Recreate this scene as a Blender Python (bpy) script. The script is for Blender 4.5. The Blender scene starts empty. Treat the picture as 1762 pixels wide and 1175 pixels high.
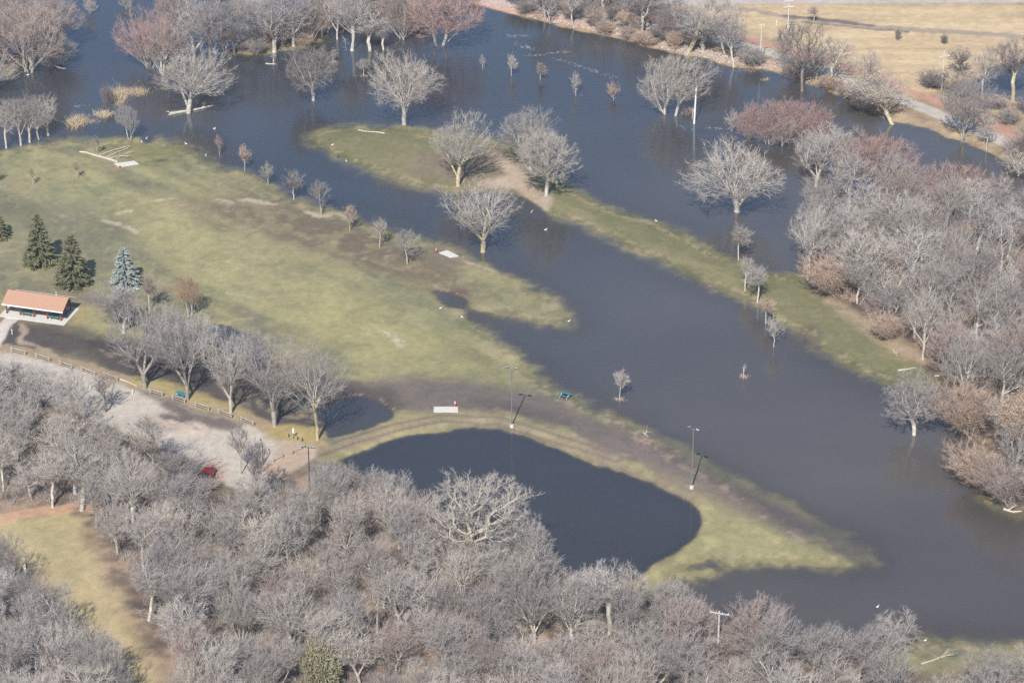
import bpy, math, random
import numpy as np
from mathutils import Matrix, Vector
R = math.radians
rng = np.random.default_rng(7)
random.seed(7)
SC = bpy.context.scene
COL = SC.collection

# ------------------------------------------------------------------ camera
CAM_H, PITCH, FPX = 222.0, 28.0, 4997.0          # metres, degrees below horizontal, focal length in photo pixels
cam = bpy.data.cameras.new('camera')
cam_o = bpy.data.objects.new('camera', cam)
COL.objects.link(cam_o)
cam.sensor_width = 36.0
cam.lens = 36.0 * FPX / 1762.0
cam.clip_start = 1.0
cam.clip_end = 20000.0
cam_o.location = (0, 0, CAM_H)
cam_o.rotation_euler = (R(90 - PITCH), 0, 0)
SC.camera = cam_o

# ------------------------------------------------------------------ sky, sun, exposure
SUN_EL, SUN_AZ = 45.0, 12.0                       # sun stands behind the viewer, a little to the left
w = bpy.data.worlds.new('World')
SC.world = w
w.use_nodes = True
nt = w.node_tree
nt.nodes.clear()
sky = nt.nodes.new('ShaderNodeTexSky')
sky.sky_type = 'NISHITA'
sky.sun_disc = False
sky.sun_elevation = R(SUN_EL)
sky.sun_rotation = R(180 + SUN_AZ)
sky.altitude = 300
sky.dust_density = 0.3
sky.ozone_density = 3.5
bg = nt.nodes.new('ShaderNodeBackground')
bg.inputs['Strength'].default_value = 0.12
wo = nt.nodes.new('ShaderNodeOutputWorld')
nt.links.new(sky.outputs[0], bg.inputs[0])
nt.links.new(bg.outputs[0], wo.inputs[0])
sun = bpy.data.lights.new('sun', 'SUN')
sun.energy = 5.0
sun.angle = R(0.5)
sun.color = (1.0, 0.95, 0.88)
sun_o = bpy.data.objects.new('sun', sun)
COL.objects.link(sun_o)
sd = Vector((-math.sin(R(SUN_AZ)) * math.cos(R(SUN_EL)), -math.cos(R(SUN_AZ)) * math.cos(R(SUN_EL)), math.sin(R(SUN_EL))))
sun_o.rotation_euler = sd.to_track_quat('Z', 'Y').to_euler()
SC.view_settings.view_transform = 'Standard'
SC.view_settings.look = 'None'
SC.view_settings.exposure = 0.15
SC.view_settings.gamma = 1.0
SC.render.film_transparent = False
SC.render.engine = 'CYCLES'
SC.cycles.max_bounces = 6
SC.cycles.diffuse_bounces = 2
SC.cycles.glossy_bounces = 2
SC.cycles.transparent_max_bounces = 8
SC.cycles.volume_bounces = 0
SC.cycles.use_denoising = False
HAZE = 0.00011

# ------------------------------------------------------------------ helpers: pixel of the photograph -> point of the ground
CP, SP = math.cos(R(PITCH)), math.sin(R(PITCH))
def G(px, py, z=0.0):
    u = (px - 881.0) / FPX
    v = (587.5 - py) / FPX
    dx, dy, dz = u, CP + v * SP, -SP + v * CP
    t = (z - CAM_H) / dz
    return Vector((dx * t, dy * t, z))
def px_per_m(py):
    """photo pixels per metre, across and upright, for something standing at row py"""
    p = G(881, py)
    d = math.hypot(p.y, CAM_H)
    s = FPX / (d * math.cos(math.atan((py - 587.5) / FPX)))
    return s, s * math.cos(R(PITCH) + math.atan((py - 587.5) / FPX))
def lin(c):
    return tuple((x / 255 / 12.92) if x / 255 <= 0.04045 else ((x / 255 + 0.055) / 1.055) ** 2.4 for x in c)

def tag(o, label=None, cat=None, group=None, kind=None):
    if label: o['label'] = label
    if cat: o['category'] = cat
    if group: o['group'] = group
    if kind: o['kind'] = kind
    return o
def empty(name, loc, rz=0.0):
    o = bpy.data.objects.new(name, None)
    o.empty_display_size = 0.5
    o.location = loc
    o.rotation_euler = (0, 0, rz)
    COL.objects.link(o)
    return o
def new_mesh(name, V, F, mat=None, smooth=False):
    """V (n,3) array, F (m,k) array of faces all with k corners"""
    me = bpy.data.meshes.new(name)
    V = np.asarray(V, dtype=np.float32)
    F = np.asarray(F, dtype=np.int32)
    me.vertices.add(len(V)); me.vertices.foreach_set('co', V.ravel())
    k = F.shape[1]
    me.loops.add(F.size); me.loops.foreach_set('vertex_index', F.ravel())
    me.polygons.add(len(F))
    me.polygons.foreach_set('loop_start', np.arange(0, F.size, k, dtype=np.int32))
    me.polygons.foreach_set('loop_total', np.full(len(F), k, dtype=np.int32))
    me.polygons.foreach_set('use_smooth', np.full(len(F), smooth, dtype=bool))
    me.update(calc_edges=True)
    if mat: me.materials.append(mat)
    return me
def link(name, me, parent=None, loc=None):
    o = bpy.data.objects.new(name, me)
    COL.objects.link(o)
    if parent: o.parent = parent
    if loc is not None: o.location = loc
    return o

class MB:
    """collects boxes, tubes and prisms into ONE mesh"""
    def __init__(s): s.v = []; s.f = []
    def box(s, c, size, rz=0.0, rx=0.0, ry=0.0, taper=1.0):
        m = Matrix.Translation(c) @ Matrix.Rotation(rz, 4, 'Z') @ Matrix.Rotation(ry, 4, 'Y') @ Matrix.Rotation(rx, 4, 'X')
        b = len(s.v)
        for z in (-.5, .5):
            k = taper if z > 0 else 1.0
            for x, y in ((-.5, -.5), (.5, -.5), (.5, .5), (-.5, .5)):
                s.v.append(m @ Vector((x * size[0] * k, y * size[1] * k, z * size[2])))
        for q in ((3, 2, 1, 0), (4, 5, 6, 7), (0, 1, 5, 4), (1, 2, 6, 5), (2, 3, 7, 6), (3, 0, 4, 7)):
            s.f.append([b + i for i in q])
        return s
    def tube(s, a, b_, r0, r1=None, n=8):
        r1 = r0 if r1 is None else r1
        a, b_ = Vector(a), Vector(b_)
        d = (b_ - a).normalized()
        u = d.orthogonal().normalized(); w_ = d.cross(u)
        k = len(s.v)
        for p, r in ((a, r0), (b_, r1)):
            for i in range(n):
                t = 2 * math.pi * i / n
                s.v.append(p + u * math.cos(t) * r + w_ * math.sin(t) * r)
        for i in range(n):
            j = (i + 1) % n
            s.f.append([k + i, k + j, k + n + j, k + n + i])
        s.f.append([k + i for i in reversed(range(n))])
        s.f.append([k + n + i for i in range(n)])
        return s
    def path(s, pts, rs, n=8):
        for i in range(len(pts) - 1): s.tube(pts[i], pts[i + 1], rs[i], rs[i + 1], n)
        return s
    def blob(s, c, size, rz=0.0, n=8, m=5, bump=0.0):
        k = len(s.v); mt = Matrix.Translation(c) @ Matrix.Rotation(rz, 4, 'Z')
        rr = random.Random(int(c[0] * 97 + c[1] * 13))
        for j in range(1, m):
            a = math.pi * j / m
            for i in range(n):
                t = 2 * math.pi * i / n
                q = 1 + bump * (rr.random() - .5)
                s.v.append(mt @ Vector((math.sin(a) * math.cos(t) * size[0] * q, math.sin(a) * math.sin(t) * size[1] * q, math.cos(a) * size[2] * q)))
        top = len(s.v); s.v.append(mt @ Vector((0, 0, size[2]))); s.v.append(mt @ Vector((0, 0, -size[2])))
        for j in range(m - 2):
            for i in range(n):
                i2 = (i + 1) % n
                s.f.append([k + j * n + i, k + (j + 1) * n + i, k + (j + 1) * n + i2, k + j * n + i2])
        for i in range(n):
            i2 = (i + 1) % n
            s.f.append([top, k + i, k + i2])
            s.f.append([top + 1, k + (m - 2) * n + i2, k + (m - 2) * n + i])
        return s
    def prism(s, prof, a, b_):
        """profile of points (Vector) extruded from offset a to offset b_"""
        k = len(s.v); n = len(prof)
        for off in (a, b_):
            for p in prof: s.v.append(Vector(p) + Vector(off))
        for i in range(n):
            j = (i + 1) % n
            s.f.append([k + i, k + j, k + n + j, k + n + i])
        s.f.append([k + i for i in reversed(range(n))]); s.f.append([k + n + i for i in range(n)])
        return s
    def build(s, name, mat, parent=None, loc=None, bevel=0.0):
        me = bpy.data.meshes.new(name)
        me.from_pydata([tuple(p) for p in s.v], [], s.f)
        me.materials.append(mat)
        o = link(name, me, parent, loc)
        if bevel:
            b = o.modifiers.new('bevel', 'BEVEL'); b.width = bevel; b.segments = 2
        return o

# ------------------------------------------------------------------ materials
def mat_simple(name, rgb, rough=0.8, var=0.18, scale=2.0, metal=0.0, rnd=0.0, bump=0.0, low=None):
    """procedural material: base colour broken up by noise; rnd = difference from one object to the next"""
    m = bpy.data.materials.new(name); m.use_nodes = True
    n = m.node_tree; b = n.nodes['Principled BSDF']
    b.inputs['Roughness'].default_value = rough
    b.inputs['Metallic'].default_value = metal
    b.inputs['Specular IOR Level'].default_value = 0.25
    tc = n.nodes.new('ShaderNodeTexCoord')
    nz = n.nodes.new('ShaderNodeTexNoise'); nz.inputs['Scale'].default_value = scale; nz.inputs['Detail'].default_value = 5
    n.links.new(tc.outputs['Object'], nz.inputs['Vector'])
    mr = n.nodes.new('ShaderNodeMapRange')
    mr.inputs['From Min'].default_value = 0.3; mr.inputs['From Max'].default_value = 0.7
    mr.inputs['To Min'].default_value = 1 - var; mr.inputs['To Max'].default_value = 1 + var
    n.links.new(nz.outputs['Fac'], mr.inputs['Value'])
    val = mr.outputs['Result']
    if rnd:
        oi = n.nodes.new('ShaderNodeObjectInfo')
        m2 = n.nodes.new('ShaderNodeMapRange')
        m2.inputs['To Min'].default_value = 1 - rnd; m2.inputs['To Max'].default_value = 1 + rnd
        n.links.new(oi.outputs['Random'], m2.inputs['Value'])
        mm = n.nodes.new('ShaderNodeMath'); mm.operation = 'MULTIPLY'
        n.links.new(val, mm.inputs[0]); n.links.new(m2.outputs['Result'], mm.inputs[1])
        val = mm.outputs[0]
    mx = n.nodes.new('ShaderNodeVectorMath'); mx.operation = 'SCALE'
    mx.inputs[0].default_value = rgb
    if low:      # lichen that grows on the lower trunk and fades out towards the limbs
        sx = n.nodes.new('ShaderNodeSeparateXYZ'); n.links.new(tc.outputs['Object'], sx.inputs[0])
        m3_ = n.nodes.new('ShaderNodeMapRange'); m3_.inputs['From Min'].default_value = 2.5; m3_.inputs['From Max'].default_value = 7.5
        n.links.new(sx.outputs['Z'], m3_.inputs['Value'])
        mc = n.nodes.new('ShaderNodeMix'); mc.data_type = 'RGBA'; mc.inputs[6].default_value = (*low, 1); mc.inputs[7].default_value = (*rgb, 1)
        n.links.new(m3_.outputs[0], mc.inputs[0]); n.links.new(mc.outputs[2], mx.inputs[0])
    n.links.new(val, mx.inputs['Scale'])
    n.links.new(mx.outputs[0], b.inputs['Base Color'])
    if bump:
        bp = n.nodes.new('ShaderNodeBump'); bp.inputs['Strength'].default_value = bump; bp.inputs['Distance'].default_value = 0.05
        n.links.new(nz.outputs['Fac'], bp.inputs['Height']); n.links.new(bp.outputs[0], b.inputs['Normal'])
    return m
K = 1.0
M = dict(
    grey=mat_simple('twigs_grey', (.40, .36, .325), .9, .22, .6, rnd=.22),
    pale=mat_simple('twigs_pale', (.44, .39, .335), .9, .2, .6, rnd=.15),
    dark=mat_simple('twigs_dark', (.25, .215, .20), .9, .22, .6, rnd=.14),
    purple=mat_simple('twigs_purple', (.32, .285, .265), .9, .2, .6, rnd=.22),
    red=mat_simple('twigs_red', (.42, .285, .25), .9, .22, .5, rnd=.12),
    pink=mat_simple('twigs_pink', (.40, .32, .28), .9, .22, .5, rnd=.12),
    tan=mat_simple('twigs_tan', (.46, .345, .265), .9, .2, .6, rnd=.12),
    orange=mat_simple('twigs_orange', (.46, .31, .20), .9, .2, .6, rnd=.1),
    bark=mat_simple('bark_pale', (.50, .455, .385), .95, .25, 1.3, rnd=.14),
    bark_grey=mat_simple('bark_grey', (.37, .335, .29), .95, .25, 1.3, rnd=.18),
    bark_dark=mat_simple('bark_dark', (.20, .17, .145), .95, .25, 1.3, rnd=.15),
    bark_yellow=mat_simple('bark_yellow_lichen', (.50, .46, .39), .95, .3, .7, rnd=.05, low=(.50, .425, .26)),
    bark_white=mat_simple('bark_white', (.55, .50, .43), .95, .2, 1.3, rnd=.08),
    leaf=mat_simple('dead_leaves', (.50, .35, .24), .9, .3, 3, rnd=.1),
    leaf_pale=mat_simple('dead_leaves_pale', (.54, .44, .31), .9, .3, 3, rnd=.1),
    spruce=mat_simple('needles_green', (.155, .155, .08), .9, .4, 1.2, rnd=.1),
    spruce_blue=mat_simple('needles_blue', (.33, .37, .34), .9, .25, 1.2),
    juniper=mat_simple('needles_olive', (.30, .275, .17), .9, .4, 1.5),
    foam=mat_simple('foam', (.36, .35, .34), .9, .2, 2),
    drift=mat_simple('driftwood', (.56, .48, .39), .95, .2, 2, rnd=.1),
    reed=mat_simple('dead_reeds', (.52, .42, .28), .95, .3, 1.5, rnd=.1),
    concrete=mat_simple('concrete', (.62, .60, .54), .9, .08, 1.5),
    roof=mat_simple('shingles', (.45, .265, .18), .95, .1, 5),
    post=mat_simple('red_paint', (.26, .055, .04), .7, .15, 3),
    white=mat_simple('white_paint', (.80, .79, .76), .6, .06, 3),
    green=mat_simple('green_paint', (.03, .17, .14), .6, .15, 3),
    teal=mat_simple('teal_paint', (.05, .22, .27), .5, .12, 3),
    metal=mat_simple('galvanised_metal', (.30, .30, .31), .45, .1, 4, metal=.5),
    steel_dark=mat_simple('dark_painted_metal', (.07, .07, .08), .5, .1, 4),
    lens=mat_simple('lamp_lens', (.60, .64, .70), .3, .1, 4),
    wood=mat_simple('weathered_timber', (.42, .38, .32), .95, .2, 4),
    pole=mat_simple('pole_wood', (.60, .56, .50), .95, .12, 3),
    carred=mat_simple('red_car_paint', (.42, .025, .025), .3, .05, 3),
    glass=mat_simple('dark_glass', (.03, .035, .04), .08, .05, 3),
    rubber=mat_simple('black_rubber', (.03, .03, .03), .9, .1, 6),
    redp=mat_simple('bright_red_plastic', (.55, .06, .05), .5, .05, 3),
    blackf=mat_simple('black_feathers', (.06, .05, .045), .8, .1, 6),
    rock=mat_simple('riprap_rock', (.52, .42, .38), .95, .25, 3, rnd=.2),
)

# ------------------------------------------------------------------ noise and distance fields in ground metres
def vnoise(x, y, seed):
    r = np.random.default_rng(seed).random((256, 256)).astype(np.float32)
    xi = np.floor(x).astype(int); yi = np.floor(y).astype(int)
    fx = x - xi; fy = y - yi
    fx = fx * fx * (3 - 2 * fx); fy = fy * fy * (3 - 2 * fy)
    a = r[xi % 256, yi % 256]; b = r[(xi + 1) % 256, yi % 256]
    c = r[xi % 256, (yi + 1) % 256]; d = r[(xi + 1) % 256, (yi + 1) % 256]
    return (a * (1 - fx) + b * fx) * (1 - fy) + (c * (1 - fx) + d * fx) * fy
def fbm(x, y, seed, octs=4):
    s = 0; a = .5; t = 0
    for i in range(octs):
        s = s + a * vnoise(x * 2 ** i + 17.3 * i, y * 2 ** i + 5.1 * i, seed + i); t += a; a *= .55
    return s / t - .5
def chaikin(P, closed=True):
    P = np.asarray(P, float)
    Q = np.roll(P, -1, 0)
    a = .75 * P + .25 * Q; b = .25 * P + .75 * Q
    out = np.empty((2 * len(P), 2)); out[0::2] = a; out[1::2] = b
    return out
def gpoly(pts, smooth=1):
    P = np.array([G(x, y)[:2] for x, y in pts])
    for _ in range(smooth): P = chaikin(P)
    return P
def sdf(P, X, Y, far=30.0):
    """signed distance, positive inside; -far outside the reach"""
    out = np.full(X.shape, -far)
    lo = P.min(0) - far; hi = P.max(0) + far
    m = (X > lo[0]) & (X < hi[0]) & (Y > lo[1]) & (Y < hi[1])
    x = X[m]; y = Y[m]
    d2 = np.full(x.shape, far * far * 400.); ins = np.zeros(x.shape, bool)
    n = len(P)
    for i in range(n):
        ax, ay = P[i]; bx, by = P[(i + 1) % n]
        ex, ey = bx - ax, by - ay
        L = ex * ex + ey * ey + 1e-12
        t = np.clip(((x - ax) * ex + (y - ay) * ey) / L, 0, 1)
        d2 = np.minimum(d2, (x - ax - t * ex) ** 2 + (y - ay - t * ey) ** 2)
        c = (ay > y) != (by > y)
        with np.errstate(divide='ignore', invalid='ignore'):
            c &= x < (bx - ax) * (y - ay) / (by - ay if by != ay else 1e-9) + ax
        ins ^= c
    d = np.sqrt(d2); out[m] = np.where(ins, d, np.maximum(-d, -far))
    return out
def sstep(a, b, x):
    t = np.clip((x - a) / (b - a), 0, 1)
    return t * t * (3 - 2 * t)
def linedist(pts, X, Y, far=30.0):
    P = np.array([G(x, y)[:2] for x, y in pts]); d2 = np.full(X.shape, 1e9)
    for i in range(len(P) - 1):
        a, b = P[i], P[i + 1]; e = b - a
        t = np.clip(((X - a[0]) * e[0] + (Y - a[1]) * e[1]) / (e @ e), 0, 1)
        d2 = np.minimum(d2, (X - a[0] - t * e[0]) ** 2 + (Y - a[1] - t * e[1]) ** 2)
    return np.sqrt(d2)

# outlines traced on the photograph, in its pixels, laid on the ground
LAND_A = [(-400, 262), (-60, 270), (0, 264), (40, 254), (85, 243), (115, 238), (150, 243), (200, 241), (250, 238), (300, 243), (332, 255), (350, 273), (375, 284),
          (410, 296), (440, 305), (470, 320), (500, 338), (540, 351), (575, 362), (620, 373), (680, 392), (730, 412), (780, 430), (830, 455), (870, 472),
          (920, 497), (950, 518), (972, 542), (976, 556), (966, 564), (930, 557), (890, 546), (850, 541), (812, 544), (822, 560), (845, 580), (870, 605), (900, 624),
          (919, 630), (922, 642), (940, 655), (965, 675), (1000, 690), (1040, 708), (1072, 725), (1098, 740), (1105, 752), (1145, 770), (1200, 793), (1260, 823),
          (1330, 862), (1400, 900), (1450, 930), (1482, 953), (1476, 970), (1430, 981), (1380, 975), (1325, 964), (1290, 976), (1240, 970), (1212, 966), (1180, 985),
          (1145, 1008), (1128, 1016), (1135, 1040), (1200, 1075), (1290, 1110), (1400, 1122), (1500, 1120), (1560, 1098), (1600, 1093), (1650, 1100), (1700, 1112), (1762, 1108),
          (2200, 1130), (2200, 1700), (-700, 1700), (-700, 262)]
BLOB = [(1190, 985), (1215, 974), (1238, 980), (1234, 992), (1210, 996), (1185, 996)]
POND = [(575, 797), (605, 780), (640, 766), (700, 747), (760, 739), (830, 738), (870, 742), (920, 757), (980, 784), (1020, 799), (1080, 814), (1140, 839), (1180, 858),
        (1204, 878), (1210, 900), (1196, 925), (1150, 955), (1112, 980), (1092, 996), (1040, 1004), (985, 1010), (955, 1003), (930, 985), (880, 950), (820, 915), (760, 880), (700, 850), (630, 820)]
LAND_B = [(515, 238), (560, 222), (600, 214), (650, 218), (700, 222), (760, 228), (810, 238), (870, 243), (905, 255), (940, 285), (975, 318), (1020, 345), (1060, 362), (1110, 375),
          (1150, 388), (1172, 405), (1210, 425), (1250, 445), (1290, 460), (1330, 470), (1375, 477), (1390, 440), (1420, 395), (1480, 362), (1560, 350), (1640, 362), (1720, 385),
          (1800, 395), (2300, 420), (2300, 900), (1850, 900), (1762, 886), (1720, 868), (1690, 840), (1690, 800), (1700, 770), (1680, 735), (1640, 705), (1600, 690), (1575, 668), (1530, 662),
          (1500, 650), (1450, 625), (1400, 595), (1375, 572), (1340, 555), (1310, 532), (1298, 520), (1260, 505), (1200, 485), (1160, 465), (1130, 447), (1090, 430), (1060, 420),
          (1030, 402), (1000, 386), (960, 374), (935, 366), (905, 345), (870, 332), (790, 330), (750, 323), (700, 311), (660, 300), (610, 284), (560, 262)]
LAND_C = [(700, -40), (800, -6), (830, 13), (880, 21), (910, 32), (950, 42), (1000, 53), (1060, 66), (1110, 79), (1160, 93), (1200, 98), (1250, 113), (1300, 118), (1350, 126),
          (1400, 150), (1450, 166), (1490, 190), (1540, 209), (1600, 223), (1650, 241), (1700, 262), (1762, 287), (2300, 460), (2600, 460), (2600, -400), (500, -400)]
POOL_C = [(1672, 150), (1690, 122), (1720, 108), (1780, 104), (1900, 130), (1900, 190), (1780, 182), (1730, 172), (1690, 168)]
LAND_D = [(380, 92), (420, 80), (470, 74), (520, 66), (560, 60), (540, 78), (500, 84), (455, 92), (410, 96)]
LAND_E = [(-500, 150), (-60, 110), (10, 95), (40, 110), (20, 128), (-40, 160), (-500, 240)]

def axis(lo, hi, step, reach):
    core = np.arange(lo, hi + step / 2, step)
    out = []; s = step; p = hi
    while p < reach[1]:
        s *= 1.25; p += s; out.append(p)
    neg = []; s = step; p = lo
    while p > reach[0]:
        s *= 1.25; p -= s; neg.append(p)
    return np.array(neg[::-1] + list(core) + out)
gx = axis(-118, 118, .42, (-2500, 2500))
gy = axis(303, 600, .5, (-2000, 3500))
X, Y = np.meshgrid(gx, gy)
NX, NY = len(gx), len(gy)
XW = X + 1.6 * fbm(X / 6, Y / 6, 11) + .8 * fbm(X / 1.6, Y / 1.6, 12)      # wobbled coordinates: no shoreline is ruler-clean
YW = Y + 2.2 * fbm(X / 6, Y / 6, 21) + 1.0 * fbm(X / 1.6, Y / 1.6, 22)
sA = sdf(gpoly(LAND_A), XW, YW)
sP = sdf(gpoly(POND), XW, YW)
sB = sdf(gpoly(LAND_B), XW, YW)
sC = sdf(gpoly(LAND_C), XW, YW)
sPC = sdf(gpoly(POOL_C), XW, YW)
sD = sdf(gpoly(LAND_D), XW, YW)
sE = sdf(gpoly(LAND_E), XW, YW)
sBl = sdf(gpoly(BLOB), XW, YW)
n1 = fbm(X / 9, Y / 9, 31, 5); n2 = fbm(X / 2.2, Y / 2.2, 41, 4); n3 = fbm(X / .9, Y / .9, 51, 3); n0 = fbm(X / 30, Y / 30, 61, 4)
# streaks that run along the old flood flow
dirv = (G(980, 560) - G(350, 285)); ang = math.atan2(dirv.y, dirv.x)
U = X * math.cos(ang) + Y * math.sin(ang); W_ = -X * math.sin(ang) + Y * math.cos(ang)
st1 = fbm(U / 26, W_ / 6, 71, 5); st2 = fbm(U / 8, W_ / 1.7, 81, 4)

def rise(s, k, top, deep=1.6, kd=.06):
    return np.where(s > 0, np.minimum(s * k, top), np.maximum(s * kd, -deep))
hA = rise(sA, .035, .30, kd=.045)
hP = rise(-sP, .14, .9, 1.5, .25)
hAP = np.minimum(hA, hP)
hB = rise(sB, .05, .35, kd=.045)
hC = np.minimum(rise(sC, .22, .6, 1.6, .15), rise(-sPC, .22, .6, 1.2, .2))
hD = rise(sD, .15, .3); hE = rise(sE, .12, .3); hBl = rise(sBl, .05, .05)
H = np.maximum.reduce([hAP, hB, hC, hD, hE, hBl])
H = H + (.16 * n1 + .12 * n2 + .05 * n3) * np.where(np.abs(H) < .45, 1 - .7 * np.abs(H) / .45, .3) * np.where(sP > -4, .35, 1)
def poly_mask(pts, soft=1.5, wob=1.0, smooth=1):
    s = sdf(gpoly(pts, smooth), XW, YW)
    return sstep(-soft, soft, s + wob * (n1 * 2.2 + n2 * 1.4))
# hollows that hold puddles, and flats that lie just awash
PUDDLES = [([(548, 752), (556, 702), (600, 676), (650, 684), (692, 711), (668, 727), (620, 742), (575, 756)], .30),
           ([(716, 488), (748, 496), (775, 500), (800, 512), (812, 524), (790, 530), (762, 528), (740, 512)], .20),
           ([(790, 528), (815, 530), (850, 541), (820, 552), (795, 540)], -.02),
           ([(560, 425), (600, 428), (660, 445), (720, 462), (745, 478), (700, 476), (640, 458), (580, 440)], .04),
           ([(238, 280), (285, 272), (300, 279), (262, 288)], .16),
           ([(250, 240), (252, 232), (262, 240), (256, 252)], .1),
           ([(335, 562), (370, 553), (430, 572), (470, 590), (455, 625), (395, 610), (350, 590)], .25),
           ([(135, 592), (170, 566), (230, 540), (270, 530), (330, 545), (350, 565), (340, 640), (250, 650), (180, 612)], .13),
           ([(340, 640), (460, 600), (560, 660), (555, 740), (480, 720), (400, 700)], .07),
           ([(712, 238), (735, 240), (760, 248), (735, 250)], .10),
           ([(862, 338), (905, 343), (945, 372), (920, 380), (880, 360)], .3)]
for pts, dep in PUDDLES:
    H = H - (dep + .16) * poly_mask(pts, 1.6, .7)
SHALLOW = [(1250, 805), (1330, 845), (1420, 895), (1500, 940), (1540, 975), (1490, 992), (1455, 965), (1400, 935), (1330, 895), (1270, 850)]
mS = poly_mask(SHALLOW, 4, 1.6)
H = np.where(mS > 0, (-.03 + .09 * st2 + .06 * n2) * mS + H * (1 - mS), H)
SH2 = [(1090, 740), (1150, 748), (1250, 800), (1330, 850), (1420, 905), (1330, 870), (1200, 800)]
m2 = poly_mask(SH2, 3, 1)
H = np.where((m2 > .02) & (H < 0), H * (1 - .75 * m2), H)
SH3 = [(500, 232), (600, 300), (760, 345), (900, 372), (1010, 400), (960, 350), (700, 300), (560, 240)]
m3 = poly_mask(SH3, 4, 1)
H = np.where((m3 > .02) & (H < 0), H * (1 - .6 * m3), H)
far_m = sstep(150, 400, np.abs(X)) + sstep(640, 900, Y) + sstep(0, 1, (280 - Y) / 60)
H = H + np.clip(far_m, 0, 1) * np.clip(fbm(X / 200, Y / 200, 91, 3) * 12, 0, 5)

# ---- base colour of the ground, from what covers it (grass, mud, gravel, litter), plus painted shade in the woods
def C(*rgb): return np.array(lin(rgb))
def lay(col, mask, rgb, amount=1.0):
    m = (mask * amount)[..., None]
    return col * (1 - m) + np.asarray(rgb) * m
GR = np.empty(X.shape + (3,))
GR[:] = C(133, 130, 101)
GR = lay(GR, sstep(-.10, .16, st1), C(157, 153, 113))
GR = lay(GR, sstep(-.02, -.25, st1), C(116, 116, 96))
GR = lay(GR, sstep(.08, .3, n1 + .4 * st2), C(141, 130, 108), .7)
GR = lay(GR, sstep(.05, .35, -n1 + .5 * st2), C(108, 117, 96), .6)
GR = lay(GR, poly_mask([(300, 352), (380, 340), (480, 352), (560, 372), (640, 396), (720, 428), (800, 478), (830, 520), (760, 515), (660, 480), (560, 445), (450, 410), (370, 385)], 5, 2), C(114, 102, 88), .85)
GR = lay(GR, poly_mask([(190, 335), (330, 318), (350, 380), (460, 420), (560, 480), (640, 520), (600, 560), (480, 520), (360, 470), (250, 420), (200, 380)], 6, 2.5), C(163, 156, 115), .6)
GR = lay(GR, poly_mask([(540, 470), (640, 500), (760, 560), (860, 620), (900, 650), (860, 672), (760, 650), (620, 640), (560, 600), (480, 540)], 6, 2.5), C(163, 158, 112), .7)
GR = lay(GR, poly_mask([(-50, 330), (180, 330), (200, 400), (260, 470), (180, 520), (60, 480), (-50, 470)], 6, 2.5), C(126, 125, 103), .7)
GR = lay(GR, poly_mask([(640, 480), (800, 530), (880, 600), (800, 590), (700, 550), (600, 500)], 5, 2), C(118, 122, 96), .6)
GR = lay(GR, poly_mask([(170, 240), (340, 245), (350, 280), (250, 290), (170, 262)], 4, 2), C(112, 114, 78), .7)
GR = lay(GR, poly_mask([(850, 480), (960, 520), (975, 560), (880, 545), (800, 500)], 4, 2), C(136, 134, 100), .6)
GR = lay(GR, sstep(.06, .2, fbm(X / 4, Y / 4, 401, 4) + .3 * st2), C(160, 154, 114), .35)
GR = lay(GR, sstep(.06, .2, fbm(X / 5, Y / 5, 411, 4) - .3 * st2), C(116, 113, 90), .3)
GR = lay(GR, sstep(.12, .25, fbm(X / 1.8, Y / 1.8, 421, 4)), C(172, 163, 130), .3)
# bar between the waters
mB = sstep(-1, 1, sB)
GR = lay(GR, mB, C(121, 120, 88)); GR = lay(GR, mB * sstep(.0, .3, st2 + n1), C(136, 130, 98), .7); GR = lay(GR, mB * sstep(.05, .3, -n1), C(104, 108, 78), .6)
GR = lay(GR, poly_mask([(740, 262), (850, 250), (900, 275), (935, 330), (900, 335), (840, 318), (760, 312), (700, 290)], 3, 1.5), C(128, 116, 100), .85)
GR = lay(GR, poly_mask([(838, 262), (870, 268), (905, 300), (945, 345), (938, 362), (905, 345), (870, 322), (846, 326), (820, 318), (860, 306), (880, 300)], 1.2, 1), C(190, 172, 150), .75)
GR = lay(GR, poly_mask([(932, 336), (948, 338), (946, 358), (936, 372)], .8, .5), C(180, 165, 150), .8)
# mud flats
mud = C(110, 102, 99); mud_d = C(84, 78, 77)
for pts, c, a in (([(590, 655), (680, 660), (760, 655), (880, 672), (960, 690), (1010, 720), (1090, 745), (1200, 800), (1330, 865), (1440, 930), (1400, 915), (1290, 868), (1180, 815), (1050, 770), (960, 735), (860, 715), (700, 712), (600, 690)], mud, .9),
                  ([(300, 600), (560, 640), (600, 655), (700, 690), (680, 715), (600, 740), (520, 745), (400, 715), (300, 690), (180, 650), (160, 620), (0, 600), (0, 575), (30, 548), (110, 560), (160, 575)], mud_d, .95),
                  ([(800, 690), (920, 705), (980, 735), (940, 730), (860, 718)], mud_d, .6),
                  ([(770, 500), (800, 505), (812, 518), (790, 528), (765, 515)], C(86, 72, 72), .9),
                  ([(1378, 565), (1400, 560), (1412, 575), (1395, 585)], C(98, 90, 84), .9),
                  ([(690, 425), (800, 432), (840, 460), (760, 460)], C(118, 108, 98), .7),
                  ([(130, 500), (190, 505), (200, 540), (150, 535), (90, 500)], C(118, 108, 100), .6)):
    GR = lay(GR, poly_mask(pts, 2.2, 1.6), c, a)
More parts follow.
